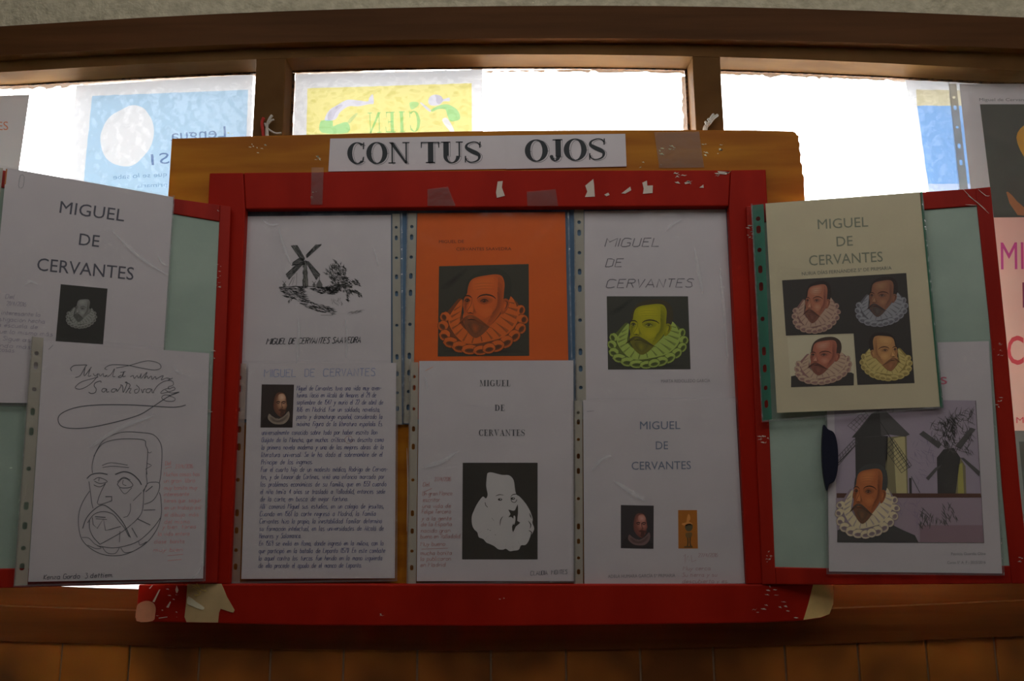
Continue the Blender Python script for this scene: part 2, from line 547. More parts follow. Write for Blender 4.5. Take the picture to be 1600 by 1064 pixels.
def beam(name, top, bot, x0, x1, y0, y1, m, parent=None, n=24):
    v, f = [], []
    for i in range(n + 1):
        x = x0 + (x1 - x0) * i / n
        a, b = top(x), bot(x)
        v += [(x, y0, a), (x, y0, b), (x, y1, b), (x, y1, a)]
    for i in range(n):
        for k in range(4):
            f.append((4 * i + k, 4 * i + (k + 1) % 4, 4 * i + 4 + (k + 1) % 4, 4 * i + 4 + k))
    f += [(3, 2, 1, 0), (4 * n, 4 * n + 1, 4 * n + 2, 4 * n + 3)]
    o = mesh_obj(name, v, f, m, parent)
    bm = bmesh.new(); bm.from_mesh(o.data)
    bmesh.ops.recalc_face_normals(bm, faces=bm.faces)
    bm.to_mesh(o.data); bm.free()
    return o

RX = 1.36                        # half width of the corridor piece that is built
RB, CEIL = -2.3, 2.78
h_top = curve_fit([(0, 45), (200, 34), (420, 22), (650, 14), (850, 12), (1000, 12.5), (1150, 16), (1400, 23), (1600, 31)], .016)
h_mid = curve_fit([(0, 87), (200, 77), (420, 67.5), (600, 63), (800, 60), (1000, 60), (1200, 62.5), (1400, 69), (1600, 77)], .016)
h_bot = curve_fit([(0, 112), (395, 95), (455, 92), (760, 84), (1080, 86.5), (1125, 89), (1400, 98), (1600, 113)], WF)
r_top = curve_fit([(0, 913), (110, 916.5), (215, 919.6), (800, 925), (1310, 903), (1600, 886)], WF)
r_bot = curve_fit([(0, 948), (215, 954), (800, 964), (1302, 951), (1600, 940)], WF)
t_top = curve_fit([(0, 948), (215, 953), (800, 963), (1302, 950), (1600, 939)], .017)
t_bot = curve_fit([(0, 1002), (203, 1007), (540, 1016), (770, 1017), (1000, 1013), (1220, 1008), (1400, 1001), (1600, 994)], .017)

front = tag(beam('wall_front', lambda x: CEIL, h_top, -RX, RX, .030, .16, M_PLASTER), kind='structure')
tag(beam('trim_1', lambda x: h_top(x) + .004, h_mid, -RX, RX, .016, .095, M_WOOD), kind='structure')
tag(beam('trim_2', lambda x: h_mid(x) + .002, h_bot, -RX, RX, WF, .0775, M_JAMB), kind='structure')
tag(beam('trim_3', lambda x: r_top(x), lambda x: r_bot(x) - .002, -RX, RX, WF, .13, M_WOOD2), kind='structure')
tag(beam('trim_4', lambda x: t_top(x), t_bot, -RX, RX, .017, .13, M_WOOD2), kind='structure')
mull = [(-1.30, -.985), (-.3937, -.3475), (.2832, .3262), (.965, 1.30)]
mull = [(-RX, -.99), (-.3937, -.3475), (.2832, .3262), (.965, RX)]
for i, (a, b) in enumerate(mull):
    zb, zt = r_top((a + b) / 2) - .01, h_bot((a + b) / 2) + .01
    tag(box('trim_%d' % (5 + i), a, b, WF + .0005, .0775, zb, zt, M_JAMB, bev=.0015), kind='structure')

# rippled panes: a slab whose faces really undulate
def ripple(x, z, s):
    r = 0.0
    for k, (fx, fz, ph, am) in enumerate(((61, 23, .3, 1), (-38, 71, 1.7, 1), (97, -52, 2.9, .7), (29, 118, 4.1, .6), (-143, 35, 5.2, .45), (84, 131, .9, .4))):
        r += am * math.sin(fx * x * 2 + fz * z * 2 + ph + s + 1.6 * math.sin(31 * z + 17 * x + k + s))
    return r / 4.15
def pane(n, x0, x1):
    w = tag(empty('window_%d' % n, ((x0 + x1) / 2, GY, r_top((x0 + x1) / 2))), kind='structure')
    z0, z1 = r_top((x0 + x1) / 2) - .004, max(h_bot(x0), h_bot(x1)) + .004
    nx, nz = int((x1 - x0) / .004), int((z1 - z0) / .004)
    v, f = [], []
    for side in (0, 1):
        for j in range(nz + 1):
            for i in range(nx + 1):
                x, z = x0 + (x1 - x0) * i / nx, z0 + (z1 - z0) * j / nz
                d = ripple(x, z, 0.7 * n) * .00045
                v.append((x, GY - d if side == 0 else GY + .005, z))
    N = (nx + 1) * (nz + 1)
    for j in range(nz):
        for i in range(nx):
            a = j * (nx + 1) + i
            f.append((a, a + 1, a + nx + 2, a + nx + 1))
            f.append((a + N, a + N + nx + 1, a + N + nx + 2, a + N + 1))
    ring = [i for i in range(nx + 1)] + [j * (nx + 1) + nx for j in range(1, nz + 1)] + [nz * (nx + 1) + i for i in range(nx - 1, -1, -1)] + [j * (nx + 1) for j in range(nz - 1, 0, -1)]
    for k in range(len(ring)):
        a, b = ring[k], ring[(k + 1) % len(ring)]
        f.append((a + N, b + N, b, a))
    mesh_obj('glass_pane', v, f, M_GLASS, w, smooth=True)
    # dark sealant round the glass in front; pale frame behind, added so the ripples refract a whitish edge
    beam('glazing_bead', lambda x: h_bot(x) + .001, lambda x: h_bot(x) - .0022, x0, x1, GY - .0035, GY - .001, M_BEAD, w)
    beam('added_outer_frame', lambda x: h_bot(x) + .030, lambda x: h_bot(x) + .0045, x0, x1, GY + .020, GY + .045, M_OUTER, w)
    for xa, xb in ((x0 + .0005, x0 + .0045), (x1 - .0045, x1 - .0005)):
        box('glazing_bead', xa, xb, GY - .0035, GY - .001, z0 + .006, min(h_bot(x0), h_bot(x1)) - .002, M_BEAD, w)
        box('added_outer_frame', xa - .001, xb + .001, GY + .020, GY + .045, z0 + .006, min(h_bot(x0), h_bot(x1)) - .002, M_OUTER, w)
    return w
pane(1, -.992, -.3925)
pane(2, -.3485, .2842)
pane(3, .3250, .967)

# tiled lower wall: grout bed, then one tile after another
zt = t_bot(0)
tag(box('wall_lower', -RX, RX, .0222, .16, 0, zt + .02, M_GROUT), kind='structure')
low = bpy.data.objects['wall_lower']
px_cols = [97, 203, 312, 423, 537, 652, 767, 884, 1000, 1114, 1226, 1340, 1447, 1555]
tp = wall_plane(.022)
xs = [tp.at(x, 1020).x for x in px_cols]
pitch = (xs[-1] - xs[0]) / (len(xs) - 1)
xs = [xs[0] - pitch * k for k in (3, 2, 1)] + xs + [xs[-1] + pitch * k for k in (1, 2, 3)]
rt = random.Random(4)
base_tiles = []
G = .0022
for row in range(3):
    for i in range(len(xs) - 1):
        a, b = xs[i] + G / 2, xs[i + 1] - G / 2
        ztop = (t_bot((a + b) / 2) + .002 if row == 0 else t_bot(0) - .105 * row - .0) - (0 if row == 0 else G / 2)
        zbot = t_bot(0) - .105 * (row + 1) + G / 2
        o = box('tile', a, b, .020 + rt.uniform(-.0006, .0006), .028, zbot, ztop, M_TILE, low, bev=.0018)

# the rest of the corridor
tag(box('floor', -RX, RX, RB, .16, -.05, 0, M_FLOOR), kind='structure')
tag(box('ceiling', -RX - .1, RX + .1, RB - .1, .16, CEIL, CEIL + .05, M_ROOM), kind='structure')
tag(box('wall_left', -RX - .06, -RX, RB, .16, 0, CEIL, M_ROOM), kind='structure')
tag(box('wall_right', RX, RX + .06, RB, .16, 0, CEIL, M_ROOM), kind='structure')
tag(box('wall_back', -RX, RX, RB - .06, RB, 0, CEIL, M_ROOM), kind='structure')

# ------------------------------------------------------------------ posters stuck outside on the glass
def poster_paper():
    m = bpy.data.materials.new('poster_paper')
    m.use_nodes = True
    nt = m.node_tree
    nt.nodes.remove(nt.nodes['Principled BSDF'])
    d = nt.nodes.new('ShaderNodeBsdfDiffuse'); d.inputs[0].default_value = (.75, .75, .75, 1)
    t = nt.nodes.new('ShaderNodeBsdfTranslucent'); t.inputs[0].default_value = (.42, .42, .43, 1)
    mx = nt.nodes.new('ShaderNodeMixShader'); mx.inputs[0].default_value = .135
    nt.links.new(d.outputs[0], mx.inputs[1]); nt.links.new(t.outputs[0], mx.inputs[2])
    nt.links.new(mx.outputs[0], nt.nodes['Material Output'].inputs[0])
    return m
M_POSTER = poster_paper()
PP = wall_plane(GY + .0057)
PW = (232, 232, 238)
def I(r, g, b):     # ink as the share of the paper's light it lets through
    return tuple(min(1, lin(v) / lin(q)) for v, q in zip((r, g, b), PW))
def poster(corners, label):
    c = PP.at(sum(p[0] for p in corners) / len(corners), max(p[1] for p in corners))
    r = tag(empty('poster', c), label, 'poster', 'posters outside the window')
    mesh_obj('sheet', [PP.at(*q) for q in corners], [(0, 1, 2, 3)], M_POSTER, r)
    a = Art(PP, .00012); a.mk = tint_filter
    return r, a

r, a = poster([(120, 135), (396, 117), (388, 420), (92, 425)], 'pale blue poster with a white moon disc behind the left pane')
moon = smooth_pts([(207, 165), (224, 169), (235, 182), (241, 198), (241, 215), (235, 232), (222, 248), (212, 257), (200, 261), (182, 258), (167, 248), (159, 230), (158, 214), (164, 196), (174, 182), (190, 173)], 3, True)
a.poly([(145, 151), (388, 141), (381, 415), (118, 420)], I(182, 207, 230), 0, holes=[moon])
a.text('Lengua', (354, 215), (268, 221), 17, I(160, 165, 190), 3, mirror=True)
a.text('S1', (266, 256), (238, 259), 17, I(150, 158, 188), 3, mirror=True)
a.text('que se lo sabe', (262, 276), (178, 281), 7, I(178, 190, 212), 3, mirror=True)
a.text('primaria', (262, 292), (215, 294), 6, I(182, 194, 216), 3, mirror=True)
a.build('print', r)

r, a = poster([(462, 117), (754, 110), (756, 420), (452, 425)], 'yellow poster with green mirrored letters behind the middle pane')
YI = I(232, 223, 150)
def IY(*c): return tuple(min(1, v / y) for v, y in zip(I(*c), YI))
c = cr(460, 110, 10)
arm = smooth_pts(c(470, 780, 560, 620, 690, 540, 830, 470, 1000, 480, 1150, 490, 1170, 440, 1220, 380, 1240, 440, 1240, 530, 1180, 535, 1000, 570, 850, 570, 720, 660, 660, 760, 590, 790), 3, True)
c2 = cr(610, 110, 10)
head = smooth_pts(c2(590, 500, 620, 420, 700, 385, 790, 410, 830, 460, 920, 430, 930, 490, 830, 490, 770, 545, 690, 560, 620, 550), 3, True)
hand_ = smooth_pts(c2(470, 520, 510, 525, 630, 630, 600, 650), 3, True)
leg = smooth_pts(c2(810, 790, 880, 750, 960, 860, 1000, 960, 930, 960), 3, True)
a.poly([(481, 139), (737, 131), (738, 418), (474, 420)], YI, 0, holes=[arm, head, hand_, leg])
for q in (arm, head, hand_):
    a.poly(q, I(214, 212, 226), 1)
a.poly(c2(700, 390, 790, 410, 825, 470, 770, 540, 720, 500, 720, 440), I(214, 212, 222), 2, 3)
a.poly(c(560, 640, 700, 550, 760, 560, 660, 660, 590, 780, 520, 770), I(220, 218, 228), 2, 3)
gi = IY(172, 214, 150)
a.poly(c(410, 820, 480, 785, 600, 795, 610, 880, 690, 850, 840, 820, 840, 980, 430, 980), gi, 2, 3)
a.poly(c(840, 800, 960, 680, 985, 700, 880, 830), IY(205, 215, 150), 2, 3)
a.poly(c2(640, 620, 760, 560, 900, 540, 1040, 620, 1090, 770, 940, 800, 890, 700, 860, 620, 760, 610, 660, 655), gi, 2, 3)
a.poly(c2(300, 510, 430, 505, 440, 560, 330, 620), IY(185, 218, 155), 2, 3)
a.serif('CIEN', (658, 206), (576, 209), -32, IY(170, 210, 135), 3, sp=.22)
a.build('print', r)

r, a = poster([(1413, 124), (1640, 128), (1690, 430), (1470, 430)], 'blue and beige poster behind the right pane beside a punched strip')
a.poly([(1430, 141), (1640, 143), (1640, 167), (1432, 166)], I(212, 204, 178), 0)
a.poly([(1432, 166), (1640, 167), (1660, 287), (1449, 288)], I(142, 180, 228), 0)
a.poly([(1449, 288), (1660, 287), (1690, 430), (1468, 430)], I(196, 208, 236), 0)
a.build('print', r)

# ------------------------------------------------------------------ the painted board with its two doors
Y0 = .003                          # face of the back panel
BP = wall_plane(Y0)
RP = wall_plane(-.012)             # face of the red frame
board = tag(empty('display_board', (0, .012, RP.at(760, 975).z)), 'large red and ochre wooden theatre board with two open doors', 'display board')
slab('back_panel', [(268, 216), (420, 211.5), (560, 208), (700, 205), (820, 203.5), (900, 203), (1060, 202.5), (1180, 203), (1238, 204.5), (1243, 206), (1246, 210.5), (1249, 212), (1248, 219), (1250.5, 224), (1249.5, 233), (1252, 240), (1251, 252), (1254.5, 258), (1254, 270), (1257, 276), (1257, 292), (1293, 925), (221, 930)], BP, 0, .0115, M_YEL, board, .0015)['label'] = 'ochre painted back panel'
slab('blue_backing', [(379, 318), (1146, 318), (1150, 560), (905, 640), (700, 664), (369, 660)], BP, .0006, .0006, M_BLUE, board)['label'] = 'blue painted backing behind the sheets'
T = .0145
CHIP = (.72, .62, .52)
def red(name, pts, m=M_RED):
    return slab(name, pts, RP, 0, T, m, board, .0018)
red('left_post', [(327, 270), (380, 269.5), (383, 326), (359, 913), (297, 913)])
red('right_post', [(1142, 265.5), (1197, 264.5), (1200, 326), (1236, 913), (1167, 913), (1139, 326)])
red('top_rail', [(380.5, 269.5), (760, 266), (1141.5, 265.5), (1138.5, 322), (760, 323.5), (383.5, 326.5)])
brail = slab('bottom_rail', [(217, 913), (297, 912.5), (800, 913), (1236, 913), (1301, 912), (1302, 938), (1298, 955), (1288, 965), (1258, 969.5), (1190, 973), (800, 978), (480, 977), (212, 971)], RP, .0015, T, M_RED, board, .0018)

def chips(name, polys, col, plane, off=.0008, label=None):
    a = Art(plane, off)
    for p in polys:
        a.poly(p, col, 0)
    o = a.build(name, board, label)
    o['kind'] = 'stuff'
    return o
def flecks(rects, seed):
    r = random.Random(seed); out = []
    for (x0, y0, x1, y1, n, s) in rects:
        for _ in range(n):
            x, y = r.uniform(x0, x1), r.uniform(y0, y1); w, h = s * r.uniform(.5, 2.4), s * r.uniform(.3, 1.1)
            t, k = s * r.uniform(-.9, .9), r.uniform(-.6, .6)
            out.append([(x - w, y + t), (x - w * .4 + k, y - h * .5), (x + w * .2, y - h * .3 + t), (x + w, y - t), (x + w * .2 - k, y + h * .5), (x - w * .5, y + h * .2)])
    return out
c = cr(780, 70, 3.2)
rail_chips = [c(430, 705, 470, 672, 474, 700, 478, 760, 428, 762, 440, 735), c(715, 690, 738, 680, 740, 705, 768, 704, 766, 742, 718, 746, 722, 720),
              c(525, 750, 545, 740, 552, 752, 535, 758), c(610, 744, 655, 710, 660, 728, 630, 745), c(925, 690, 950, 680, 955, 692, 930, 698),
              c(1090, 632, 1140, 636, 1136, 650, 1100, 646), c(1000, 715, 1020, 700, 1022, 716)]
rail_chips += [cr(380, 70, 3.81)(1515, 815, 1545, 812, 1540, 850, 1558, 900, 1510, 912, 1505, 880)]
chips('chipped_paint', rail_chips + flecks([(1045, 268, 1080, 288, 7, 3.0), (480, 290, 500, 310, 4, 1.2), (1100, 268, 1140, 275, 4, 2.5)], 2), CHIP, RP)
PT = wall_plane(-.0135)
low_chips = flecks([(222, 916, 290, 965, 9, 1.3), (1175, 940, 1245, 968, 9, 2.2), (1180, 915, 1230, 930, 6, 1.8), (780, 934, 792, 939, 2, 2), (590, 955, 598, 962, 2, 2)], 6)
c = cr(200, 890, 8)
low_chips += [c(265, 235, 305, 190, 315, 195, 280, 238), c(310, 400, 390, 250, 408, 245, 335, 405), c(480, 470, 530, 395, 540, 405, 510, 475), c(385, 600, 495, 585, 495, 595, 390, 610), c(595, 250, 612, 195, 635, 255, 620, 290, 605, 290)]
chips('chipped_paint', low_chips, CHIP, PT)
def patch(pts, col, label):
    o = slab('torn_tape', pts, PT, .0010, .0006, noisy('torn_tape', col, tuple(v * .82 for v in col), (30, 30, 30), .7, .2, 60, .2), board)
    o['label'] = label
patch(smooth_pts(c(112, 470, 150, 415, 230, 390, 310, 410, 346, 470, 340, 560, 310, 640, 112, 640), 3, True), (.86, .40, .24), 'round peach coloured patch')
patch(c(745, 182, 830, 180, 1170, 176, 1195, 230, 1240, 340, 1335, 505, 1320, 535, 1290, 530, 1160, 488, 1140, 540, 1128, 660, 735, 655, 710, 590, 728, 430), (.68, .50, .25), 'torn cream paper patch')
c = cr(1150, 880, 9.41)
patch(c(1130, 315, 1420, 312, 1432, 420, 1425, 600, 1370, 745, 1240, 795, 990, 830, 1060, 600), (.80, .56, .22), 'bare cream corner patch')
a = Art(PT, .0018)
c = cr(200, 890, 8)
a.hatch(c(820, 180, 990, 185, 980, 300, 850, 330), 22, 40, 9, 1.2, A(150, 105, 60, (112,104,101)), 0, 8, 60)
a.poly(c(760, 330, 860, 400, 960, 470, 930, 500, 800, 450, 745, 420), A(122, 110, 92, (112,104,101)), 0, 2)
a.build('patch_creases', board)
# clear tape over the ochre top and the red rail, with torn remains
YP = wall_plane(Y0)
tp_polys = flecks([(388, 226, 418, 240, 9, 1.4), (480, 244, 508, 250, 5, 1.7), (1028, 226, 1060, 242, 8, 2.0), (1098, 222, 1106, 244, 6, 1.7), (1118, 226, 1128, 242, 5, 1.7), (1000, 252, 1070, 262, 3, 1.4), (355, 207, 372, 213, 3, 1.2)], 9)
o = chips('tape_remains', tp_polys, A(128, 118, 92), YP, .0007)
for (pts, pl) in (([(1022, 207), (1092, 206), (1100, 262), (1030, 263)], YP), ([(487, 262), (506, 262), (504, 320), (486, 320)], RP), ([(668, 296), (700, 292), (712, 322), (668, 322)], RP), ([(823, 300), (868, 296), (872, 322), (824, 322)], RP)):
    o = slab('clear_tape', pts, pl, .0009, .0002, M_TAPE, board)

# doors, hinged on the front of the posts and swung towards the viewer
LH = Plane((0, -.013, 0), (0, -1, 0)).at(361, 620)
RH = Plane((0, -.013, 0), (0, -1, 0)).at(1175, 620)
aL, aR = math.radians(24), math.radians(12.5)
LD = Plane((LH.x, -.015, 0), (math.sin(aL), -math.cos(aL), 0))
RD = Plane((RH.x, -.015, 0), (-math.sin(aR), -math.cos(aR), 0))
DT = .016
def door_part(parent, name, pts, pl, off, th, m, bev=.0012):
    return slab(name, pts, pl, off, th, m, parent, bev)
ld = empty('door', LD.at(361, 912), board); ld['label'] = 'left door leaf, swung towards the viewer'
door_part(ld, 'stile', [(344, 320), (361, 322.5), (340, 911), (318, 911.5)], LD, 0, DT, M_REDV)
door_part(ld, 'stile', [(-110, 250), (-78, 255), (-108, 921), (-145, 922)], LD, 0, DT, M_REDV)
door_part(ld, 'rail', [(-78, 252), (272, 310), (344, 320), (343, 346), (272, 334), (-79, 280)], LD, 0, DT, M_REDV)
door_part(ld, 'rail', [(-107, 890), (319, 884), (318, 911.5), (215, 913.5), (110, 916), (0, 919), (-108, 921)], LD, 0, DT, M_REDV)
door_part(ld, 'panel', [(-79, 276), (272, 331), (345, 343), (320, 886), (-108, 893)], LD, -.002, DT - .006, M_MINT, 0)['label'] = 'mint green door panel'
rd = empty('door', RD.at(1175, 912), board); rd['label'] = 'right door leaf, swung towards the viewer'
door_part(rd, 'stile', [(1166, 322), (1188, 320), (1211, 886), (1213, 913), (1191, 913.5)], RD, 0, DT, M_REDV)
door_part(rd, 'stile', [(1524, 294), (1548, 291.5), (1572, 520), (1594, 760), (1610, 912), (1581, 912), (1566, 760), (1546, 500)], RD, 0, DT, M_REDV)
door_part(rd, 'rail', [(1188, 320), (1440, 300), (1525, 294), (1527, 321), (1190, 347)], RD, 0, DT, M_REDV)
door_part(rd, 'rail', [(1211, 886), (1300, 888), (1579, 884), (1581, 912), (1303, 914), (1213, 913)], RD, 0, DT, M_REDV)
door_part(rd, 'panel', [(1187, 345), (1528, 319), (1548, 500), (1582, 888), (1211, 888)], RD, -.002, DT - .006, M_MINT, 0)['label'] = 'mint green door panel'
def door_chips(parent, pl, rects, seed):
    a = Art(pl, .0006)
    for p in flecks(rects, seed):
        a.poly(p, CHIP, 0)
    a.build('chipped_paint', parent)['kind'] = 'stuff'
door_chips(ld, LD, [(338, 412, 346, 452, 9, 1.6), (328, 545, 336, 560, 4, 1.8), (324, 640, 330, 650, 2, 2), (337, 328, 342, 333, 2, 1.3)], 3)
door_chips(rd, RD, [(1168, 350, 1178, 378, 12, 1.8), (1186, 680, 1200, 692, 8, 2.2), (1196, 860, 1206, 880, 7, 2.0), (1541, 534, 1566, 556, 8, 1.8), (1556, 620, 1566, 640, 5, 1.7), (1590, 860, 1600, 880, 4, 1.7)], 4)
a = Art(RD, .0008)
for p in ([(1503, 294), (1516, 308), (1528, 318), (1545, 334)], [(1512, 306), (1526, 316), (1540, 328)], [(1508, 320), (1526, 321)], [(1528, 296), (1540, 306), (1546, 306)]):
    a.line(p, 1.0, CHIP, 0, 2, taper=True)
a.build('paint_cracks', rd)
o = slab('grip', smooth_pts([(1286, 664), (1292, 671), (1301, 676), (1306, 690), (1308, 712), (1307, 735), (1302, 752), (1294, 757), (1291, 767), (1287, 752), (1284, 730), (1283, 700), (1284, 680)], 3, True), RD, .009, .010, mat((.010, .012, .030), .6), None, .002)
tag(o, 'dark navy half-oval felt tab on the right door beside the windmill sheet', 'tab')

# ------------------------------------------------------------------ sheets of paper in punched sleeves
def lerp(a, b, t): return (a[0] + (b[0] - a[0]) * t, a[1] + (b[1] - a[1]) * t)
def strip_mesh(parent, quad, plane, off, m, side='l', upto=1.0):
    """punched binding strip: real holes, round and slotted"""
    tl, tr, br, bl = quad
    pat = [(.055, 1), (.083, 0), (.135, 1), (.24, 0), (.305, 1.6), (.37, 1), (.485, .9), (.60, 1.6), (.655, 1.6), (.75, 1), (.85, 1.6), (.905, 1.4), (.955, 1)]
    pat = [(.065, 1), (.115, 1.7), (.21, 1), (.30, 1.7), (.38, 1.9), (.53, 1), (.68, 1.9), (.76, 1.7), (.85, 1), (.925, 1.7)]
    cells, prev = [], 0.0
    Hh = math.hypot(bl[0] - tl[0], bl[1] - tl[1]); Ww = math.hypot(tr[0] - tl[0], tr[1] - tl[1])
    def q(u, v): return lerp(lerp(tl, tr, u), lerp(bl, br, u), v)
    v, f = [], []
    def quadf(u0, v0, u1, v1):
        k = len(v)
        v.extend([q(u0, v0), q(u1, v0), q(u1, v1), q(u0, v1)]); f.append((k, k + 1, k + 2, k + 3))
    rr = .19 * Ww
    for c, s in pat:
        hh = rr * s / Hh
        a0, a1 = c - hh - .008, c + hh + .008
        quadf(0, prev, 1, a0)
        n = 12; k = len(v); outer, inner = [], []
        for i in range(n):
            an = 2 * math.pi * (i + .5) / n
            cx, cy = math.cos(an), math.sin(an)
            sc = 1 / max(abs(cx), abs(cy))
            outer.append(q(.5 + .5 * cx * sc, c + (a1 - c) * cy * sc))
            ex, ey = rr * cx, rr * cy
            if s > 1:
                ey = rr * cy + (rr * (s - 1)) * (1 if cy > 0 else -1)
            inner.append(q(.5 + ex / Ww, c + ey / Hh))
        v.extend(outer + inner)
        for i in range(n):
            j = (i + 1) % n
            f.append((k + i, k + j, k + n + j, k + n + i))
        prev = a1
    quadf(0, prev, 1, 1)
    return mesh_obj('binder_strip', [plane.at(x, y, off) for x, y in v], f, m, parent)

M_CREASE_GLARE = clear_mix('sleeve_crease_glare', (1, 1, 1), .35, 1.12, .2, 70, haze=.30, hazecol=(.98, .98, .98))  # milky white stands in for glare streaks along creases in the film
class Sheet:
    def __init__(self, label, corners, plane, pm=None, strip=None, strip_m=None, sleeve=None, film=True, name='paper_sheet', group=None):
        self.p = plane
        c = plane.at((corners[2][0] + corners[3][0]) / 2, max(corners[2][1], corners[3][1]))
        self.r = tag(empty(name, c), label, 'sheet', group)
        slab('paper', corners, plane, 0, .0003, pm or M_PAPER, self.r)
        if strip:
            strip_mesh(self.r, strip, plane, .0004, strip_m or M_STRIP)
        self.sleeve = sleeve
        self.film = film
    def art(self, base=.00012):
        return Art(self.p, base)
    def done(self):
        if self.sleeve:
            sl = self.sleeve
            for (i, j, w) in ((0, 3, 2.6), (1, 2, 2.6), (3, 2, 3.2)):
                p, q = sl[i], sl[j]; k = [m for m in range(4) if m not in (i, j)]
                ip, iq = (sl[1], sl[2]) if (i, j) == (0, 3) else ((sl[0], sl[3]) if (i, j) == (1, 2) else (sl[0], sl[1]))
                def tow(a_, b_):
                    d = math.hypot(b_[0] - a_[0], b_[1] - a_[1]); return lerp(a_, b_, w / d)
                mesh_obj('welded_edge', [self.p.at(x, y, .0017) for x, y in (p, q, tow(q, iq), tow(p, ip))], [(0, 1, 2, 3)], M_EDGE, self.r)
            o = mesh_obj('clear_sleeve', [self.p.at(x, y, .0014) for x, y in self.sleeve], [(0, 1, 2, 3)], M_FILM, self.r)
            a = [self.p.at(x, y, .0015) for x, y in self.sleeve]
            return o

def portrait(a, quad, pal, L=0, flip=False, bg=True, soft=1.0, folds=True):
    """a generic bearded man with a pleated collar, in the colours of PAL"""
    tl, tr, br, bl = quad
    def q(u, v):
        if flip: u = 1 - u
        return lerp(lerp(tl, tr, u), lerp(bl, br, u), v)
    def Q(*p): return [q(p[i], p[i + 1]) for i in range(0, len(p), 2)]
    s = math.hypot(tr[0] - tl[0], tr[1] - tl[1])
    hs = math.hypot(bl[0] - tl[0], bl[1] - tl[1])
    def mixc(c, d, t): return tuple(x + (y - x) * t for x, y in zip(c, d))
    if bg:
        a.poly([tl, tr, br, bl], pal['bg'], L)
        a.soft(Q(.03, .22, .26, .05, .32, .05, .16, .22, .05, .26), pal['bg'], pal['bg2'], L + .3, 3, 2)
        a.soft(Q(.06, .95, .25, .92, .5, .96, .8, .93, .94, .96, .5, .975), pal['bg'], pal['bg2'], L + .3, 3, 2)
    sk, sd, sh = pal['skin'], pal['skind'], pal['skinh']
    # pleated collar: shaded mass, then the outer pleats one over the other
    a.poly(Q(.25, .36, .14, .46, .05, .58, .03, .74, .10, .86, .24, .92, .42, .95, .60, .94, .76, .88, .88, .78, .945, .62, .90, .46, .80, .36, .70, .40, .66, .56, .40, .80, .27, .62), pal['ruffd'], L + 2, 3)
    pleats = [(.075, .56, .055, .06, 62), (.055, .66, .06, .062, 45), (.075, .765, .065, .065, 22), (.14, .845, .085, .062, 8), (.905, .50, .060, .055, -75), (.93, .60, .055, .065, -68), (.905, .70, .065, .062, -52), (.835, .78, .075, .065, -42), (.24, .895, .09, .065, 4), (.745, .845, .085, .068, -30), (.35, .925, .095, .058, 0), (.645, .89, .09, .066, -18), (.47, .935, .09, .056, -6), (.56, .915, .075, .060, -12)]
    for k, (u, v, ru, rv, ro) in enumerate(pleats):
        cx, cy = q(u, v); kl = L + 2.4 + k * .45
        Rr = math.radians(-ro if flip else ro)
        def E(x, y):
            x *= ru * s; y *= rv * hs
            return (cx + x * math.cos(Rr) - y * math.sin(Rr), cy + x * math.sin(Rr) + y * math.cos(Rr))
        rim = [E(math.cos(t * .4189) * (1 + .08 * math.sin(3 * t)), math.sin(t * .4189)) for t in range(15)]
        a.poly(rim, mixc(pal['ruff'], pal['ruffd'], .25), kl)
        if folds:
            a.poly([E(x * .86, y * .80 - .06) for x, y in arc(0, 0, 1, 1, 180, 360, 10)] + [E(.5, .1), E(-.5, .1)], pal['ruff'], kl + .1)
            a.poly([E(x * .62, y * .42 + .22) for x, y in arc(0, 0, 1, 1, 0, 360, 10)[:-1]], mixc(pal['ruffd'], pal['ruffl'], .4), kl + .2)
            a.poly([E(x * .40, y * .22 + .16) for x, y in arc(0, 0, 1, 1, 0, 360, 8)[:-1]], pal['ruffl'], kl + .3)
            a.line(rim, .0055 * s, pal['ruffl'], kl + .35, closed=True)
        else:
            a.line(rim, .005 * s, pal['ruffd'], kl + .3, closed=True)
    # inner collar band with its radial folds
    B = L + 9.2
    band = Q(.26, .37, .17, .48, .11, .60, .17, .74, .28, .85, .40, .865, .55, .84, .72, .79, .85, .67, .885, .54, .83, .38, .77, .35, .73, .46, .70, .53, .56, .68, .42, .775, .32, .72, .24, .62, .26, .48)
    a.poly(band, pal['ruff'], B, 3)
    if folds:
        folds_ = ((.25, .44, .17, .49), (.25, .50, .14, .56), (.24, .57, .125, .62), (.25, .63, .15, .69), (.28, .68, .19, .76), (.33, .73, .27, .83), (.39, .77, .37, .855), (.46, .76, .48, .84), (.52, .72, .59, .815), (.58, .68, .68, .79), (.63, .63, .76, .74), (.68, .57, .82, .67), (.71, .52, .86, .59), (.74, .46, .87, .51), (.76, .41, .84, .43))
        for (u0, v0, u1, v1) in folds_:
            du, dv = (v1 - v0) * .16, -(u1 - u0) * .16
            a.poly(Q(u0, v0, u1 + du, v1 + dv, u1 - du * .4, v1 - dv * .4), mixc(pal['ruff'], pal['ruffd'], .55), B + .2)
            a.line(Q(u0, v0, (u0 + u1) / 2 + .01, (v0 + v1) / 2, u1, v1), .006 * s, pal['ruffd'], B + .4, taper=True)
    # head
    Hh = L + 10
    a.poly(Q(.295, .36, .30, .24, .35, .13, .45, .065, .58, .04, .70, .055, .785, .13, .81, .25, .79, .37, .735, .44, .68, .50, .36, .42), pal['hair'], Hh, 3)
    a.soft(Q(.695, .43, .725, .375, .765, .38, .785, .42, .765, .485, .72, .54, .69, .53), sd, sk, Hh + .3, 3)
    a.line(Q(.735, .40, .76, .41, .755, .455, .735, .49), .010 * s, pal['line'], Hh + 1.2, 2, taper=True)
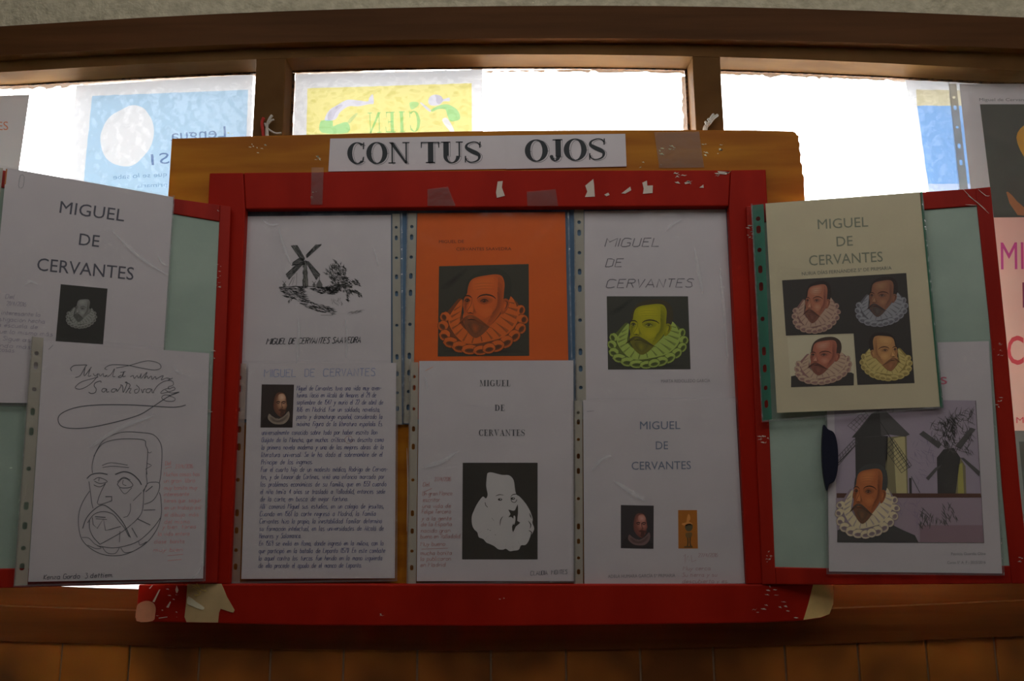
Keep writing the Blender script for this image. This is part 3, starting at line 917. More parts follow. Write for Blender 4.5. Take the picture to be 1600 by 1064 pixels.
    a.poly(Q(.325, .245, .35, .175, .41, .135, .52, .115, .63, .105, .70, .125, .73, .20, .725, .30, .715, .40, .69, .51, .63, .60, .555, .685, .47, .76, .41, .775, .345, .73, .29, .66, .27, .57, .285, .50, .27, .44, .285, .36, .315, .31), mixc(sk, sd, .25), Hh + 1.3, 3)
    a.soft(Q(.35, .30, .37, .18, .50, .13, .62, .125, .67, .20, .66, .34, .62, .46, .56, .56, .46, .60, .37, .56, .33, .45), mixc(sk, sd, .15), sk, Hh + 1.5, 4, 3, .55)
    a.soft(Q(.40, .16, .52, .135, .61, .145, .60, .25, .50, .30, .40, .28, .375, .22), sk, sh, Hh + 2.4, 5)
    a.soft(Q(.66, .14, .715, .18, .722, .34, .695, .49, .63, .59, .56, .67, .53, .65, .61, .55, .655, .42, .665, .28), mixc(sk, sd, .3), sd, Hh + 2.4, 4, 3, .45)
    a.soft(Q(.285, .37, .325, .35, .34, .40, .315, .44, .305, .51, .29, .55, .275, .46), mixc(sk, sd, .3), sd, Hh + 2.4, 4)
    a.soft(Q(.425, .375, .51, .345, .60, .375, .575, .42, .47, .428), mixc(sk, sd, .2), sd, Hh + 3.4, 4)
    a.soft(Q(.46, .46, .56, .46, .60, .52, .52, .58, .45, .53), sk, mixc(sk, sh, .6), Hh + 3.4, 4)
    a.soft(Q(.362, .38, .378, .46, .40, .51, .37, .53, .315, .512, .33, .46), sk, sh, Hh + 3.6, 4, 2)
    a.soft(Q(.382, .40, .40, .47, .425, .525, .40, .54, .37, .535, .385, .50), sk, sd, Hh + 4.4, 3, 2)
    for v in (.205, .237, .268):
        a.line(Q(.40, v + .005, .46, v - .004, .52, v - .006, .62, v), .0045 * s, mixc(sk, sd, .7), Hh + 4.2, 2, taper=True)
    for (u, v, ru) in ((.505, .396, .043), (.318, .388, .030)):
        cx, cy = q(u, v)
        a.poly(Q(u - ru, v + .004, u - ru * .3, v - .015, u + ru * .5, v - .014, u + ru, v + .005, u + ru * .3, v + .017, u - ru * .4, v + .015), pal['eye'], Hh + 5, 2)
        a.ell(cx, cy, .0165 * s, .0150 * hs, pal['line'], Hh + 5.3, n=12)
        a.ell(*q(u - .005, v - .005), .004 * s, .004 * hs, sh, Hh + 5.6, n=6)
        a.line(Q(u - ru * 1.1, v + .005, u - ru * .4, v - .017, u + ru * .5, v - .016, u + ru * 1.15, v + .007), .011 * s, pal['line'], Hh + 5.8, 2, taper=True)
        a.line(Q(u - ru * .9, v + .022, u, v + .032, u + ru, v + .020), .006 * s, sd, Hh + 5.5, 2, taper=True)
    a.line(Q(.425, .368, .46, .338, .53, .325, .60, .343, .635, .375), .017 * s, pal['line'], Hh + 5.8, 2, taper=True)
    a.line(Q(.272, .36, .298, .335, .34, .335, .372, .362), .015 * s, pal['line'], Hh + 5.8, 2, taper=True)
    a.line(Q(.372, .37, .358, .44, .318, .50, .322, .522, .35, .527), .007 * s, sd, Hh + 5.4, 2)
    a.line(Q(.325, .525, .355, .522, .39, .534), .012 * s, pal['line'], Hh + 5.8, taper=True)
    # beard
    be, bh = pal['beard'], pal['beardh']
    a.soft(Q(.285, .62, .32, .585, .36, .60, .42, .60, .47, .625, .555, .675, .53, .72, .47, .775, .41, .80, .355, .765, .305, .70), mixc(sk, be, .75), be, Hh + 6, 3)
    a.soft(Q(.36, .63, .43, .63, .47, .68, .44, .745, .40, .765, .365, .71), be, bh, Hh + 7, 4)
    r_ = random.Random(7)
    for _ in range(26):
        u, v = r_.uniform(.31, .51), r_.uniform(.63, .74)
        a.line(Q(u, v, u + (.42 - u) * .2, v + .035), .005 * s, mixc(be, pal['line'], .6), Hh + 8, taper=True)
    a.poly(Q(.215, .655, .255, .60, .31, .555, .355, .543, .40, .555, .46, .595, .53, .65, .585, .695, .51, .66, .44, .615, .38, .585, .34, .580, .29, .605), pal['must'], Hh + 8.4, 3)
    for k in range(7):
        t = k / 6
        a.line(Q(.345 - .02 * t, .553 + .006 * k, .29 - .03 * t, .575 + .008 * k, .235, .635 + .002 * k), .004 * s, mixc(pal['must'], pal['line'], .5), Hh + 8.6, 2, taper=True)
        a.line(Q(.365 + .02 * t, .555 + .006 * k, .45, .595 + .007 * k, .56, .685), .004 * s, mixc(pal['must'], pal['line'], .5), Hh + 8.6, 2, taper=True)
    a.line(Q(.325, .602, .36, .594, .41, .604), .013 * s, pal['line'], Hh + 8.8, 2, taper=True)

def head_dark(a, quad, pal, L=0, side=0.0):
    def mixc(c, d, t): return tuple(x + (y - x) * t for x, y in zip(c, d))
    """small dark painted head with a plain collar"""
    tl, tr, br, bl = quad
    def Q(*p): return [lerp(lerp(tl, tr, p[i]), lerp(bl, br, p[i]), p[i + 1]) for i in range(0, len(p), 2)]
    s = math.hypot(tr[0] - tl[0], tr[1] - tl[1])
    a.poly([tl, tr, br, bl], pal['bg'], L)
    a.poly(Q(.04, .99, .06, .84, .22, .72, .5, .8, .8, .76, .99, .9, .99, .99), pal['bg2'], L + 1)
    a.poly(Q(.22, .78, .26, .68, .36, .74, .55, .80, .74, .72, .86, .62, .90, .72, .84, .84, .70, .92, .45, .92, .30, .86), pal['ruff'], L + 2, 3)
    a.soft(Q(.28, .77, .36, .76, .55, .83, .72, .76, .84, .70, .80, .80, .62, .88, .38, .86), pal['ruffd'], pal['ruff'], L + 2.5, 3)
    a.poly(Q(.34, .78, .52, .84, .72, .78, .80, .72, .74, .82, .56, .88, .40, .85), pal['ruffd'], L + 3, 3)
    a.poly(Q(.34, .42, .36, .24, .48, .14, .66, .14, .80, .24, .82, .42, .70, .5, .40, .55), pal['hair'], L + 3, 3)
    a.soft(Q(.40, .36, .46, .22, .58, .18, .72, .22, .78, .36, .80, .50, .76, .64, .68, .74, .58, .74, .46, .66, .39, .54), mixc(pal['skind'], pal['hair'], .5), pal['skind'], L + 4, 4, 3, .7)
    a.soft(Q(.50, .26, .66, .20, .76, .28, .78, .40, .81, .50, .74, .57, .64, .56, .54, .57, .47, .42), pal['skind'], pal['skin'], L + 5, 5, 3, .5)
    a.soft(Q(.54, .24, .68, .22, .75, .30, .70, .37, .55, .36), pal['skin'], pal['skinh'], L + 6, 4)
    a.poly(Q(.54, .60, .62, .57, .70, .585, .78, .60, .80, .64, .72, .62, .72, .70, .66, .74, .60, .70, .62, .62), pal['beard'], L + 7, 2)
    for u in (.53, .70):
        a.line(Q(u - .06, .415, u, .395, u + .06, .41), .035 * s, pal['line'], L + 7)
        a.line(Q(u - .04, .445, u, .437, u + .04, .445), .025 * s, pal['line'], L + 7)
    a.line(Q(.63, .41, .645, .50, .68, .535, .63, .55), .018 * s, pal['line'], L + 7)

PU = wall_plane(.0005)             # upper row of sheets in the opening
PL = wall_plane(-.0045)            # lower row, overlapping it
LDu, LDl = LD.shift(.0022), LD.shift(.0062)
RDu, RDl = RD.shift(.0075), RD.shift(.0022)
WS = wall_plane(.060)              # sheets hung just inside the glass

# ---- 1: windmill drawing
ref = (118, 108, 104)
s = Sheet('white sheet with a black ink windmill drawing at upper left of the opening', [(387, 338), (611, 336), (611, 655), (373, 655)], PU,
          strip=[(613, 334), (625, 334), (628, 663), (614, 663)], sleeve=[(384, 334), (629, 333), (631, 664), (370, 664)])
a = s.art()
c = cr(430, 360, 7.093)
ink, ink2 = A(28, 26, 24, ref), A(62, 56, 52, ref)
blades = [c(175, 170, 245, 165, 330, 310, 290, 335), c(340, 275, 450, 158, 515, 160, 350, 308), c(118, 485, 240, 372, 310, 372, 152, 545), c(330, 335, 372, 345, 500, 490, 455, 548), c(185, 390, 200, 350, 260, 310, 310, 310, 330, 380, 240, 380)]
for k, b in enumerate(blades):
    a.poly(b, A(64, 58, 54, ref), 0)
    a.hatch(b, 60, [60, -45, -40, 52, -20][k], 5, .8, ink, 1, k, 12)
    a.line(b, .5, ink, 2, closed=True)
a.poly(c(308, 330, 350, 350, 368, 622, 303, 622, 316, 400), A(70, 64, 58, ref), 0)
a.hatch(c(308, 330, 350, 350, 368, 622, 303, 622), 60, 85, 7, .7, ink, 1, 7, 12)
a.line(c(215, 480, 240, 470, 235, 610, 195, 612), .5, ink2, 1)
a.line(c(200, 520, 150, 612), .6, ink, 1); a.line(c(215, 510, 190, 610), .4, ink2, 1)
a.line(c(45, 630, 200, 622, 380, 620, 480, 632, 620, 640), 1.0, ink, 1)
a.hatch(c(45, 630, 340, 622, 320, 690, 110, 745, 90, 690), 120, 8, 8, .8, ink, 1, 11, 18)
a.hatch(c(90, 735, 330, 690, 380, 790, 600, 840, 690, 890, 640, 930, 480, 900, 340, 850, 210, 760), 190, 14, 8, .8, ink, 1, 12, 18)
a.hatch(c(400, 640, 560, 625, 700, 660, 690, 710, 520, 700, 420, 670), 110, 10, 7, .9, ink, 1, 13, 25)
a.hatch(c(130, 800, 200, 720, 215, 740, 150, 810), 14, -50, 6, .7, ink, 1, 14, 10)
a.hatch(c(610, 760, 720, 740, 760, 790, 740, 830, 640, 820), 22, 70, 6, .5, ink2, 1, 15, 30)
a.hatch(c(770, 930, 830, 905, 960, 880, 970, 900, 850, 930), 16, -10, 10, .5, ink2, 1, 16, 20)
# far mills, tufts
for x in (100, 430):
    a.line(c(x - 20, 560, x + 25, 615), .6, ink, 1); a.line(c(x + 20, 565, x - 20, 610), .6, ink, 1); a.poly(c(x - 10, 590, x + 12, 590, x + 16, 628, x - 14, 628), ink2, 1)
a.poly(c(455, 600, 490, 540, 525, 600, 520, 628, 460, 628), ink2, 1); a.line(c(490, 500, 490, 545), .6, ink, 1)
# gnarled thicket and rocks at the right of the mill
for p, n, an, sd in ((c(540, 470, 600, 400, 660, 330, 740, 360, 790, 440, 780, 490, 690, 510, 660, 640, 615, 640, 610, 500), 150, 55, 21), (c(690, 520, 780, 500, 830, 560, 860, 640, 780, 655, 690, 640), 110, 20, 22), (c(830, 560, 900, 540, 960, 600, 940, 615, 860, 590), 26, 20, 23), (c(560, 620, 720, 600, 740, 680, 600, 690), 80, 5, 24), (c(700, 660, 900, 655, 975, 735, 930, 735, 880, 690, 820, 700, 810, 785, 795, 780, 800, 690), 70, 40, 25)):
    a.hatch(p, n, an, 6, .9, ink, 1, sd, 45, .3)
    a.hatch(p, n // 4, an, 8, 1.6, ink2, 0, sd + 50, 30)
a.line(c(505, 938, 640, 940), .5, ink2, 1)
a.build('ink_drawing', s.r)
a = s.art()
a.hand('MIGUEL DE CERVANTES SAAVEDRA', (416, 538), (563, 535.5), 9.0, A(34, 31, 31, ref), 1.4, 1, .35)
a.build('printed_title', s.r)
s.done()

def crease_glare(s_, lines):  # flat pale strips: highlights on the creased film put in as colour
    a_ = Art(s_.p, .0019); a_.mk = lambda c_: M_CREASE_GLARE
    for p_, w_ in lines:
        a_.line(p_, w_, 0, 0, 3, taper=True)
    a_.build('sleeve_crease_glare', s_.r)['kind'] = 'stuff'
crease_glare(s, [([(436, 356), (441, 376), (448, 396), (456, 416)], 4.5), ([(466, 498), (467.5, 515), (466, 545), (464, 568)], 4.5), ([(583, 388), (588, 402), (592, 416)], 2.5), ([(410, 345), (424, 352), (436, 350)], 3), ([(540, 500), (543, 530), (541, 560)], 3)])

# ---- 2: orange sheet
ref = (112, 104, 100)
s = Sheet('bright orange sheet with a dark portrait at top centre of the opening', [(652, 333), (883, 331), (890, 655), (645, 655)], PU, M_ORANGE,
          strip=[(637, 333), (651, 333), (645, 661), (630, 661)], sleeve=[(636, 329), (889, 328), (897, 662), (629, 663)])
a = s.art()
tx = A(62, 24, 10, ref)
a.text('MIGUEL DE', (686, 380), (725, 379.5), 4.6, tx)
a.flush('printed_title', s.r)
a.text('CERVANTES SAAVEDRA', (713, 391.5), (799, 391.0), 4.6, tx)
a.build('printed_title', s.r)
a = s.art()
pal = dict(bg=A(34, 30, 22, ref), bg2=A(24, 18, 14, ref), ruff=A(122, 52, 15, ref), ruffd=A(70, 32, 12, ref), ruffl=A(50, 26, 12, ref), hair=A(30, 27, 19, ref), skin=A(122, 50, 15, ref), skinh=A(130, 56, 18, ref), skind=A(88, 35, 11, ref), eye=A(75, 34, 14, ref), line=A(34, 18, 9, ref), beard=A(60, 34, 18, ref), beardh=A(98, 42, 14, ref), must=A(92, 42, 16, ref))
portrait(a, [(686, 416), (826, 412.5), (827, 556), (684, 557)], pal)
a.build('portrait_print', s.r)
s.done()

# ---- 3: hand lettered title, green portrait
ref = (110, 101, 95)
s = Sheet('white sheet with thin slanted lettering above a green tinted portrait', [(913, 330), (1134, 327), (1151, 655), (914, 655)], PU,
          strip=[(897, 326), (912, 326), (916, 655), (900, 655)], sleeve=[(896, 324), (1137, 322), (1154, 658), (899, 659)])
a = s.art()
g = A(52, 46, 46, ref)
a.hand('MIGUEL', (945, 385.5), (1029, 385), 13, g, 1.3, 1, .16)
a.flush('printed_title', s.r)
a.hand('DE', (946, 417), (971, 416.8), 12.5, g, 1.3, 1, .16)
a.flush('printed_title', s.r)
a.hand('CERVANTES', (946.7, 449.8), (1081, 448.6), 13, g, 1.3, 1, .16)
a.build('printed_title', s.r)
a = s.art()
pal = dict(bg=A(34, 31, 24, ref), bg2=A(24, 22, 17, ref), ruff=A(92, 96, 40, ref), ruffd=A(52, 54, 20, ref), ruffl=A(40, 42, 18, ref), hair=A(38, 31, 18, ref), skin=A(96, 86, 8, ref), skinh=A(106, 94, 10, ref), skind=A(66, 62, 6, ref), eye=A(84, 80, 24, ref), line=A(30, 26, 10, ref), beard=A(54, 48, 16, ref), beardh=A(76, 68, 14, ref), must=A(58, 50, 18, ref))
portrait(a, [(948, 463), (1075, 463), (1079, 577), (950, 577.5)], pal)
a.build('portrait_print', s.r)
a = s.art()
a.text('MARTA REDOLLEDO GARCÍA', (1033, 598), (1109.5, 597), 4.8, A(70, 62, 60, ref))
a.build('student_name', s.r)
s.done()

crease_glare(s, [([(1040, 362), (1052, 350), (1066, 344)], 3), ([(1085, 390), (1090, 420), (1098, 460)], 6), ([(1124, 420), (1130, 480), (1136, 560)], 5)])

# ---- 4: handwritten biography
ref = (98, 89, 86)
s = Sheet('white sheet filled with blue handwriting beside a small dark portrait', [(388, 567), (619, 567), (617, 903.5), (377, 904.5)], PL,
          strip=[(369, 568), (385, 568), (375, 911), (360, 911)], strip_m=M_STRIP_D, sleeve=[(368, 564), (622, 563), (621, 908), (359, 912)])
a = s.art()
a.hand('MIGUEL  DE  CERVANTES', (413, 589), (586, 587), 11.5, A(60, 61, 78, ref), .95, 1, .05)
a.build('handwritten_title', s.r)
a = s.art()
pal = dict(bg=A(26, 18, 15, ref), bg2=A(20, 13, 11, ref), ruff=A(74, 60, 50, ref), ruffd=A(54, 42, 36, ref), hair=A(26, 17, 13, ref), skin=A(98, 66, 48, ref), skinh=A(110, 84, 68, ref), skind=A(62, 34, 22, ref), line=A(30, 16, 12, ref), beard=A(40, 22, 15, ref))
head_dark(a, [(409, 600.5), (459.5, 601), (457, 668), (407, 668)], pal)
a.build('portrait_print', s.r)
a = s.art()
blue = A(40, 38, 58, ref)
up = ['Miguel de Cervantes tuvo una vida muy aven-', 'turera. Nació en Alcalá de Henares el 29 de', 'septiembre de 1547 y murió el 22 de abril de', '1616 en Madrid. Fue un soldado, novelista,', 'poeta y dramaturgo español, considerado la', 'máxima figura de la literatura española. Es']
for k, t in enumerate(up):
    y = 609.5 + 11.2 * k
    a.hand(t, (463.5, y + (.5 if k == 0 else 0)), (598 - (3, 11, 0, 5, 1, 1)[k], y), 7.4, blue, .8, 1, .25, .4, k, 7)
lo = ['universalmente conocido sobre todo por haber escrito Don', 'Quijote de la Mancha, que muchos críticos han descrito como', 'la primera novela moderna y una de las mejores obras de la', 'literatura universal. Se le ha dado el sobrenombre de el', 'Príncipe de los ingenios.', 'Fue el cuarto hijo de un modesto médico, Rodrigo de Cervan-', 'tes, y de Leonor de Cortinas, vivió una infancia marcada por', 'los problemas económicos de su familia, que en 1551 cuando', 'el niño tenía 4 años se trasladó a Valladolid, entonces sede', 'de la corte, en busca de mejor fortuna.', 'Allí comenzó Miguel sus estudios, en un colegio de jesuitas,', 'Cuando en 1561 la corte regresó a Madrid, la familia', 'Cervantes hizo lo propio, la inestabilidad familiar determinó', 'su formación intelectual, en las universidades de Alcalá de', 'Henares y Salamanca.', 'En 1569 se exilió en Roma, donde ingresó en la milicia, con la', 'que participó en la batalla de Lepanto (1571). En este combate', 'lo aquel contra los turcos fue herido en la mano izquierda', 'de ello procede el apodo de el manco de Lepanto.']
ends = (590, 600, 600, 598, 489, 606, 601, 604, 602, 544, 600, 588, 597, 600, 471, 600, 602, 598, 565)
for k, t in enumerate(lo):
    y = 679.2 + 11.55 * k
    x0 = 409 - k * .28
    a.hand(t, (x0, y), (ends[k] - 1, y - .6), 7.4, blue, .8, 1, .25, .4, 50 + k, 7)
circ = [(545 + 6 * math.cos(t * .5), 687 + 6 * math.sin(t * .5)) for t in range(13)]
a.line(circ, .6, A(84, 58, 52, ref), 2)
a.build('handwriting', s.r)['kind'] = 'stuff'
s.done()

# ---- 5: black and white portrait
ref = (104, 94, 91)
s = Sheet('white sheet with serif title and stark black and white portrait', [(655, 564), (896, 563), (897, 908), (651, 908)], PL,
          strip=[(641, 566), (654, 566), (650, 913), (636, 913)], sleeve=[(640, 562), (898, 561), (899, 910), (635, 914)])
a = s.art()
k_ = A(40, 36, 36, ref)
a.serif('MIGUEL', (749.5, 603.5), (797.5, 603.5), 9.6, k_, sp=.10)
a.flush('printed_title', s.r)
a.serif('DE', (773, 642), (788.6, 642), 9.6, k_, sp=.10)
a.flush('printed_title', s.r)
a.serif('CERVANTES', (748, 681), (820.5, 681), 9.8, k_, sp=.10)
a.build('printed_title', s.r)
a = s.art()
wp = A(104, 93, 89, ref)
dk = A(26, 21, 17, ref)
q_ = [(723, 723), (840, 723), (840, 874), (722, 874)]
def Q5(*p): return [lerp(lerp(q_[0], q_[1], p[i]), lerp(q_[3], q_[2], p[i]), p[i + 1]) for i in range(0, len(p), 2)]
a.poly(q_, dk, 0)
a.poly(Q5(.325, .13, .34, .105, .39, .10, .52, .125, .62, .13, .68, .18, .70, .28, .72, .33, .76, .35, .84, .42, .90, .50, .935, .58, .93, .62, .955, .68, .93, .73, .90, .77, .88, .81, .84, .85, .78, .855, .75, .90, .68, .91, .63, .915, .58, .89, .54, .90, .48, .895, .43, .865, .38, .845, .32, .825, .28, .79, .22, .77, .20, .72, .16, .69, .13, .64, .125, .56, .15, .50, .20, .42, .27, .35, .31, .37, .335, .33, .315, .24), wp, 1, 3)
for p in ((.44, .345, .49, .33, .55, .335), (.64, .355, .67, .33, .73, .325, .77, .34)):
    a.line(Q5(*p), 1.2, dk, 2, 3, taper=True)
for u, v in ((.50, .38), (.67, .37)):
    x, y = Q5(u, v)[0]
    a.ell(x, y, 3.4, 2.0, dk, 2); a.ell(x + .8, y - .3, 1.0, .8, wp, 3)
a.line(Q5(.645, .36, .655, .40, .70, .41, .725, .38), 1.0, dk, 2, 3)
a.poly(Q5(.61, .485, .66, .495, .70, .49, .735, .43, .74, .52, .73, .60, .77, .62, .71, .66, .675, .72, .66, .66, .69, .60, .65, .56, .61, .565, .64, .53), dk, 2, 2)
a.poly(Q5(.68, .55, .705, .56, .70, .62, .68, .64), wp, 3, 2)
a.line(Q5(.54, .555, .51, .59, .50, .65), 1.3, dk, 2, 3, taper=True); a.line(Q5(.39, .57, .42, .60), 1.2, dk, 2, taper=True); a.line(Q5(.30, .41, .31, .44, .335, .46), 1.0, dk, 2)
for p in ((.89, .52, .92, .58), (.875, .60, .91, .64, .90, .68), (.88, .70, .92, .72, .90, .78)):
    a.line(Q5(*p), 1.6, dk, 2, 2, taper=True)
for u, v in ((.34, .69), (.37, .70), (.44, .745)):
    x, y = Q5(u, v)[0]; a.ell(x, y, .7, .6, dk, 2, n=6)
for (u0, v0, u1, v1) in ((.30, .80, .34, .76), (.43, .86, .44, .82), (.57, .89, .58, .84), (.68, .91, .67, .86), (.77, .86, .74, .81), (.21, .73, .26, .71)):
    a.line(Q5(u0, v0, u1, v1), .7, A(70, 62, 58, ref), 2, taper=True)
a.build('portrait_print', s.r)
a = s.art()
pen = A(98, 62, 58, ref)
notes = [('27/4/2016', 679, 704, 752), ('Del', 661, 671, 760), ('Un gran Manco', 660, 706, 774), ('escritor', 661, 687, 784), ('una vida de', 660, 704, 793.5), ('Felipe Tercero', 659, 704, 802.5), ('y a la gente', 659, 705, 813), ('de la España', 658, 706, 822), ('nacido gran', 658, 703, 832), ('bueno en Valladolid', 657, 719, 841), ('Muy bueno', 657, 695, 853), ('mucha bonita', 657, 706, 867), ('la publicaron', 657, 704, 876), ('en Madrid', 657, 696, 885.5)]
for k, (t, x0, x1, y) in enumerate(notes):
    a.hand(t, (x0, y), (x1, y - .5), 6.2, pen, .75, 1, .15, .35, k)
a.line([(662, 769), (675, 763)], .8, pen, 1); a.line([(659, 858), (700, 856.5)], .7, pen, 1)
a.line([(665, 579), (677, 573)], .8, A(120, 78, 58, ref), 1)
a.build('red_pen_notes', s.r)['kind'] = 'stuff'
a = s.art()
a.hand('CLAUDIA  MONTES', (829, 899), (886, 896.5), 6.5, A(46, 42, 44, ref), .8, 1, .1)
a.build('student_name', s.r)
s.done()

crease_glare(s, [([(664, 590), (667, 600), (668, 608)], 2.5), ([(662, 730), (690, 722), (715, 705)], 6), ([(636, 700), (637.5, 760), (636, 830)], 1.8)])

# ---- 6: two small pictures
ref = (98, 89, 85)
s = Sheet('white sheet with plain title and two tiny pictures at lower right of the opening', [(911, 625), (1149, 623), (1164, 911.5), (913, 913.5)], PL,
          strip=[(897, 626), (910, 626), (911, 915), (897, 915)], sleeve=[(896, 622), (1152, 620), (1167, 913), (896, 916)])
a = s.art()
g = A(52, 52, 58, ref)
a.text('MIGUEL', (1000, 670.8), (1063, 670.3), 12.2, g)
a.flush('printed_title', s.r)
a.text('DE', (1024.8, 702), (1043.8, 701.8), 12.2, g)
a.flush('printed_title', s.r)
a.text('CERVANTES', (987, 734), (1079.5, 732.8), 12.4, g)
a.build('printed_title', s.r)
a = s.art()
pal = dict(bg=A(28, 22, 21, ref), bg2=A(24, 18, 17, ref), ruff=A(60, 42, 38, ref), ruffd=A(48, 32, 28, ref), hair=A(30, 22, 20, ref), skin=A(92, 52, 42, ref), skinh=A(104, 70, 60, ref), skind=A(66, 32, 24, ref), line=A(28, 14, 12, ref), beard=A(42, 20, 16, ref))
head_dark(a, [(970, 789), (1021.5, 790), (1021, 857.5), (970, 856.5)], pal)
a.build('portrait_print', s.r)
a = s.art()
st_ = [(1059.5, 797), (1089, 797), (1090.5, 857), (1060, 857)]
def Qs(*p): return [lerp(lerp(st_[0], st_[1], p[i]), lerp(st_[3], st_[2], p[i]), p[i + 1]) for i in range(0, len(p), 2)]
a.poly(st_, A(88, 46, 8, ref), 0)
a.poly(Qs(.46, .22, .54, .10, .62, .14, .64, .24, .56, .30, .74, .34, .70, .40, .56, .38, .40, .42, .20, .38, .22, .34, .42, .32), A(120, 66, 28, ref), 1, 2)
a.poly(Qs(.34, .42, .48, .36, .70, .36, .76, .44, .66, .54, .44, .54), A(46, 36, 20, ref), 1, 2)
a.poly(Qs(.38, .60, .70, .58, .68, .70, .42, .72), A(60, 40, 16, ref), 1, 2)
a.line(Qs(.48, .72, .50, .84, .46, .95), 2.0, A(44, 30, 12, ref), 1); a.line(Qs(.62, .70, .60, .84, .64, .95), 2.0, A(44, 30, 12, ref), 1)
a.poly(Qs(.30, .94, .72, .93, .74, .98, .28, .98), A(52, 34, 12, ref), 1)
a.build('statue_print', s.r, 'tiny ochre picture of a standing statue')
a = s.art()
a.text('ADELA HUMARA GARCÍA 5º PRIMARIA', (950, 903), (1055, 901.5), 5.0, A(56, 50, 50, ref))
a.build('student_name', s.r)
a = s.art()
pen = A(82, 56, 56, ref)
for k, (t, x0, x1, y) in enumerate((('27/4/2016', 1091, 1121, 870.5), ('Muy cerca', 1067, 1110, 891), ('Su tierra y su', 1066, 1120, 901), ('descubierto y es', 1066, 1136, 911))):
    a.hand(t, (x0, y), (x1, y - .5), 6, pen, .65, 1, .15, .3, k)
a.line([(1068, 869), (1071, 866), (1070, 880), (1075, 868), (1077, 876), (1080, 867), (1081, 878), (1088, 875)], .7, pen, 1)
a.line([(917, 643), (928, 642)], .7, A(70, 62, 62, ref), 1)
a.build('red_pen_notes', s.r)['kind'] = 'stuff'
s.done()

crease_glare(s, [([(960, 752), (985, 768), (1006, 782)], 7), ([(925, 735), (940, 718), (955, 712)], 5)])

# ---- 7: left door, upper sheet
ref = (101, 98, 102)
s = Sheet('white sheet with large plain title on the left door, above the pencil sketch', [(10, 262), (271, 308), (250, 632), (-25, 629)], LDu,
          strip=[(-12, 260), (5, 263), (-33, 632), (-52, 632)], sleeve=[(-14, 256), (273, 306), (253, 635), (-54, 634)])
a = s.art()
g = A(40, 39, 46, ref)
a.text('MIGUEL', (92.6, 332.5), (193.5, 346.0), 18.5, g)
a.flush('printed_title', s.r)
a.text('DE', (123, 382.5), (154.4, 386), 18.0, g)
a.flush('printed_title', s.r)
a.text('CERVANTES', (57.4, 422.4), (208, 437.5), 19.5, g)
a.build('printed_title', s.r)
a = s.art()
pal = dict(bg=A(24, 23, 22, ref), bg2=A(18, 17, 17, ref), ruff=A(74, 73, 72, ref), ruffd=A(46, 45, 44, ref), ruffl=A(56, 55, 54, ref), hair=A(24, 23, 22, ref), skin=A(70, 69, 69, ref), skinh=A(82, 81, 80, ref), skind=A(48, 47, 46, ref), eye=A(60, 59, 58, ref), line=A(30, 29, 28, ref), beard=A(40, 39, 38, ref), beardh=A(50, 49, 48, ref), must=A(46, 45, 44, ref))
pq = [(95, 444), (168, 451), (161, 538), (87, 533)]
a.poly(pq, pal['bg'], 0)
def sub(u0, v0, u1, v1): return [lerp(lerp(pq[0], pq[1], u), lerp(pq[3], pq[2], u), v) for u, v in ((u0, v0), (u1, v0), (u1, v1), (u0, v1))]
portrait(a, sub(.17, .16, .83, .76), pal, 1, bg=False)
a.build('portrait_print', s.r)
a = s.art()
pen = A(74, 68, 80, ref)
for k, (t, x0, x1, y) in enumerate((('Del', 8, 22, 466), ('21/4/2016', 10, 40, 477), ('Muy interesante la', -18, 63, 490), ('investigación hecha', -20, 70, 500), ('en la escuela de', -21, 58, 509), ('porque lo mismo más', -23, 82, 519), ('bien. Sigue así', -23, 52, 530), ('leyendo más', -24, 48, 541), ('cosas', -2, 22, 549))):
    a.hand(t, (x0, y), (x1, y + (x1 - x0) * .06), 6.5, pen, .7, 1, .15, .3, k)
a.line([(31, 294), (29, 290), (32, 274), (38, 276), (36, 292), (32, 294)], .9, A(72, 70, 74, ref), 1, 2)
a.line([(10.5, 264), (8, 288)], 2.2, A(92, 52, 28, ref), 1)
a.build('pen_notes', s.r)['kind'] = 'stuff'
s.done()

crease_glare(s, [([(246, 400), (254, 412), (262, 414)], 3.5), ([(40, 446), (48, 440), (57, 444)], 3.5), ([(175, 360), (215, 400), (262, 430)], 5)])

# ---- 8: left door, pencil sketch
ref = (84, 81, 81)
s = Sheet('white sheet with a pencil sketched bearded head and flourished signature', [(68, 533), (327, 552), (317.5, 904), (44, 909)], LDl,
          strip=[(50, 526), (68, 528), (43, 914), (22, 915)], sleeve=[(49, 523), (331, 550), (321, 908), (21, 917)])
a = s.art()
pc, pc2 = A(36, 35, 37, ref), A(52, 50, 52, ref)
c = cr(100, 670, 4.626)
def pl(*p, w=1.1, col=None, sm=4): a.line(c(*p), w, col or pc, 1, sm)
pl(205, 320, 205, 250, 235, 160, 300, 70, 420, 25, 560, 27, 650, 45, 700, 110, 708, 200, 700, 330, 690, 390)
pl(215, 200, 270, 115, 360, 80, 480, 72, 580, 82, 590, 120, 605, 160, 600, 250, 595, 330, 600, 400, 570, 450)
pl(605, 165, 620, 175, 632, 165, w=.9); pl(600, 250, 632, 265, 590, 290, w=.9); pl(595, 290, 600, 330, w=1.2)
pl(275, 265, 340, 245, 460, 262, w=.9); pl(280, 280, 350, 270, 470, 280, w=.9)
pl(165, 360, 200, 330, 260, 320, 315, 330, w=1.6); pl(370, 330, 430, 310, 490, 325, 540, 370, 560, 405, w=1.8)
pl(215, 370, 250, 352, 300, 370, 310, 385, 260, 395, 220, 378); pl(215, 405, 260, 420, 300, 395); pl(255, 355, 250, 380, w=.9)
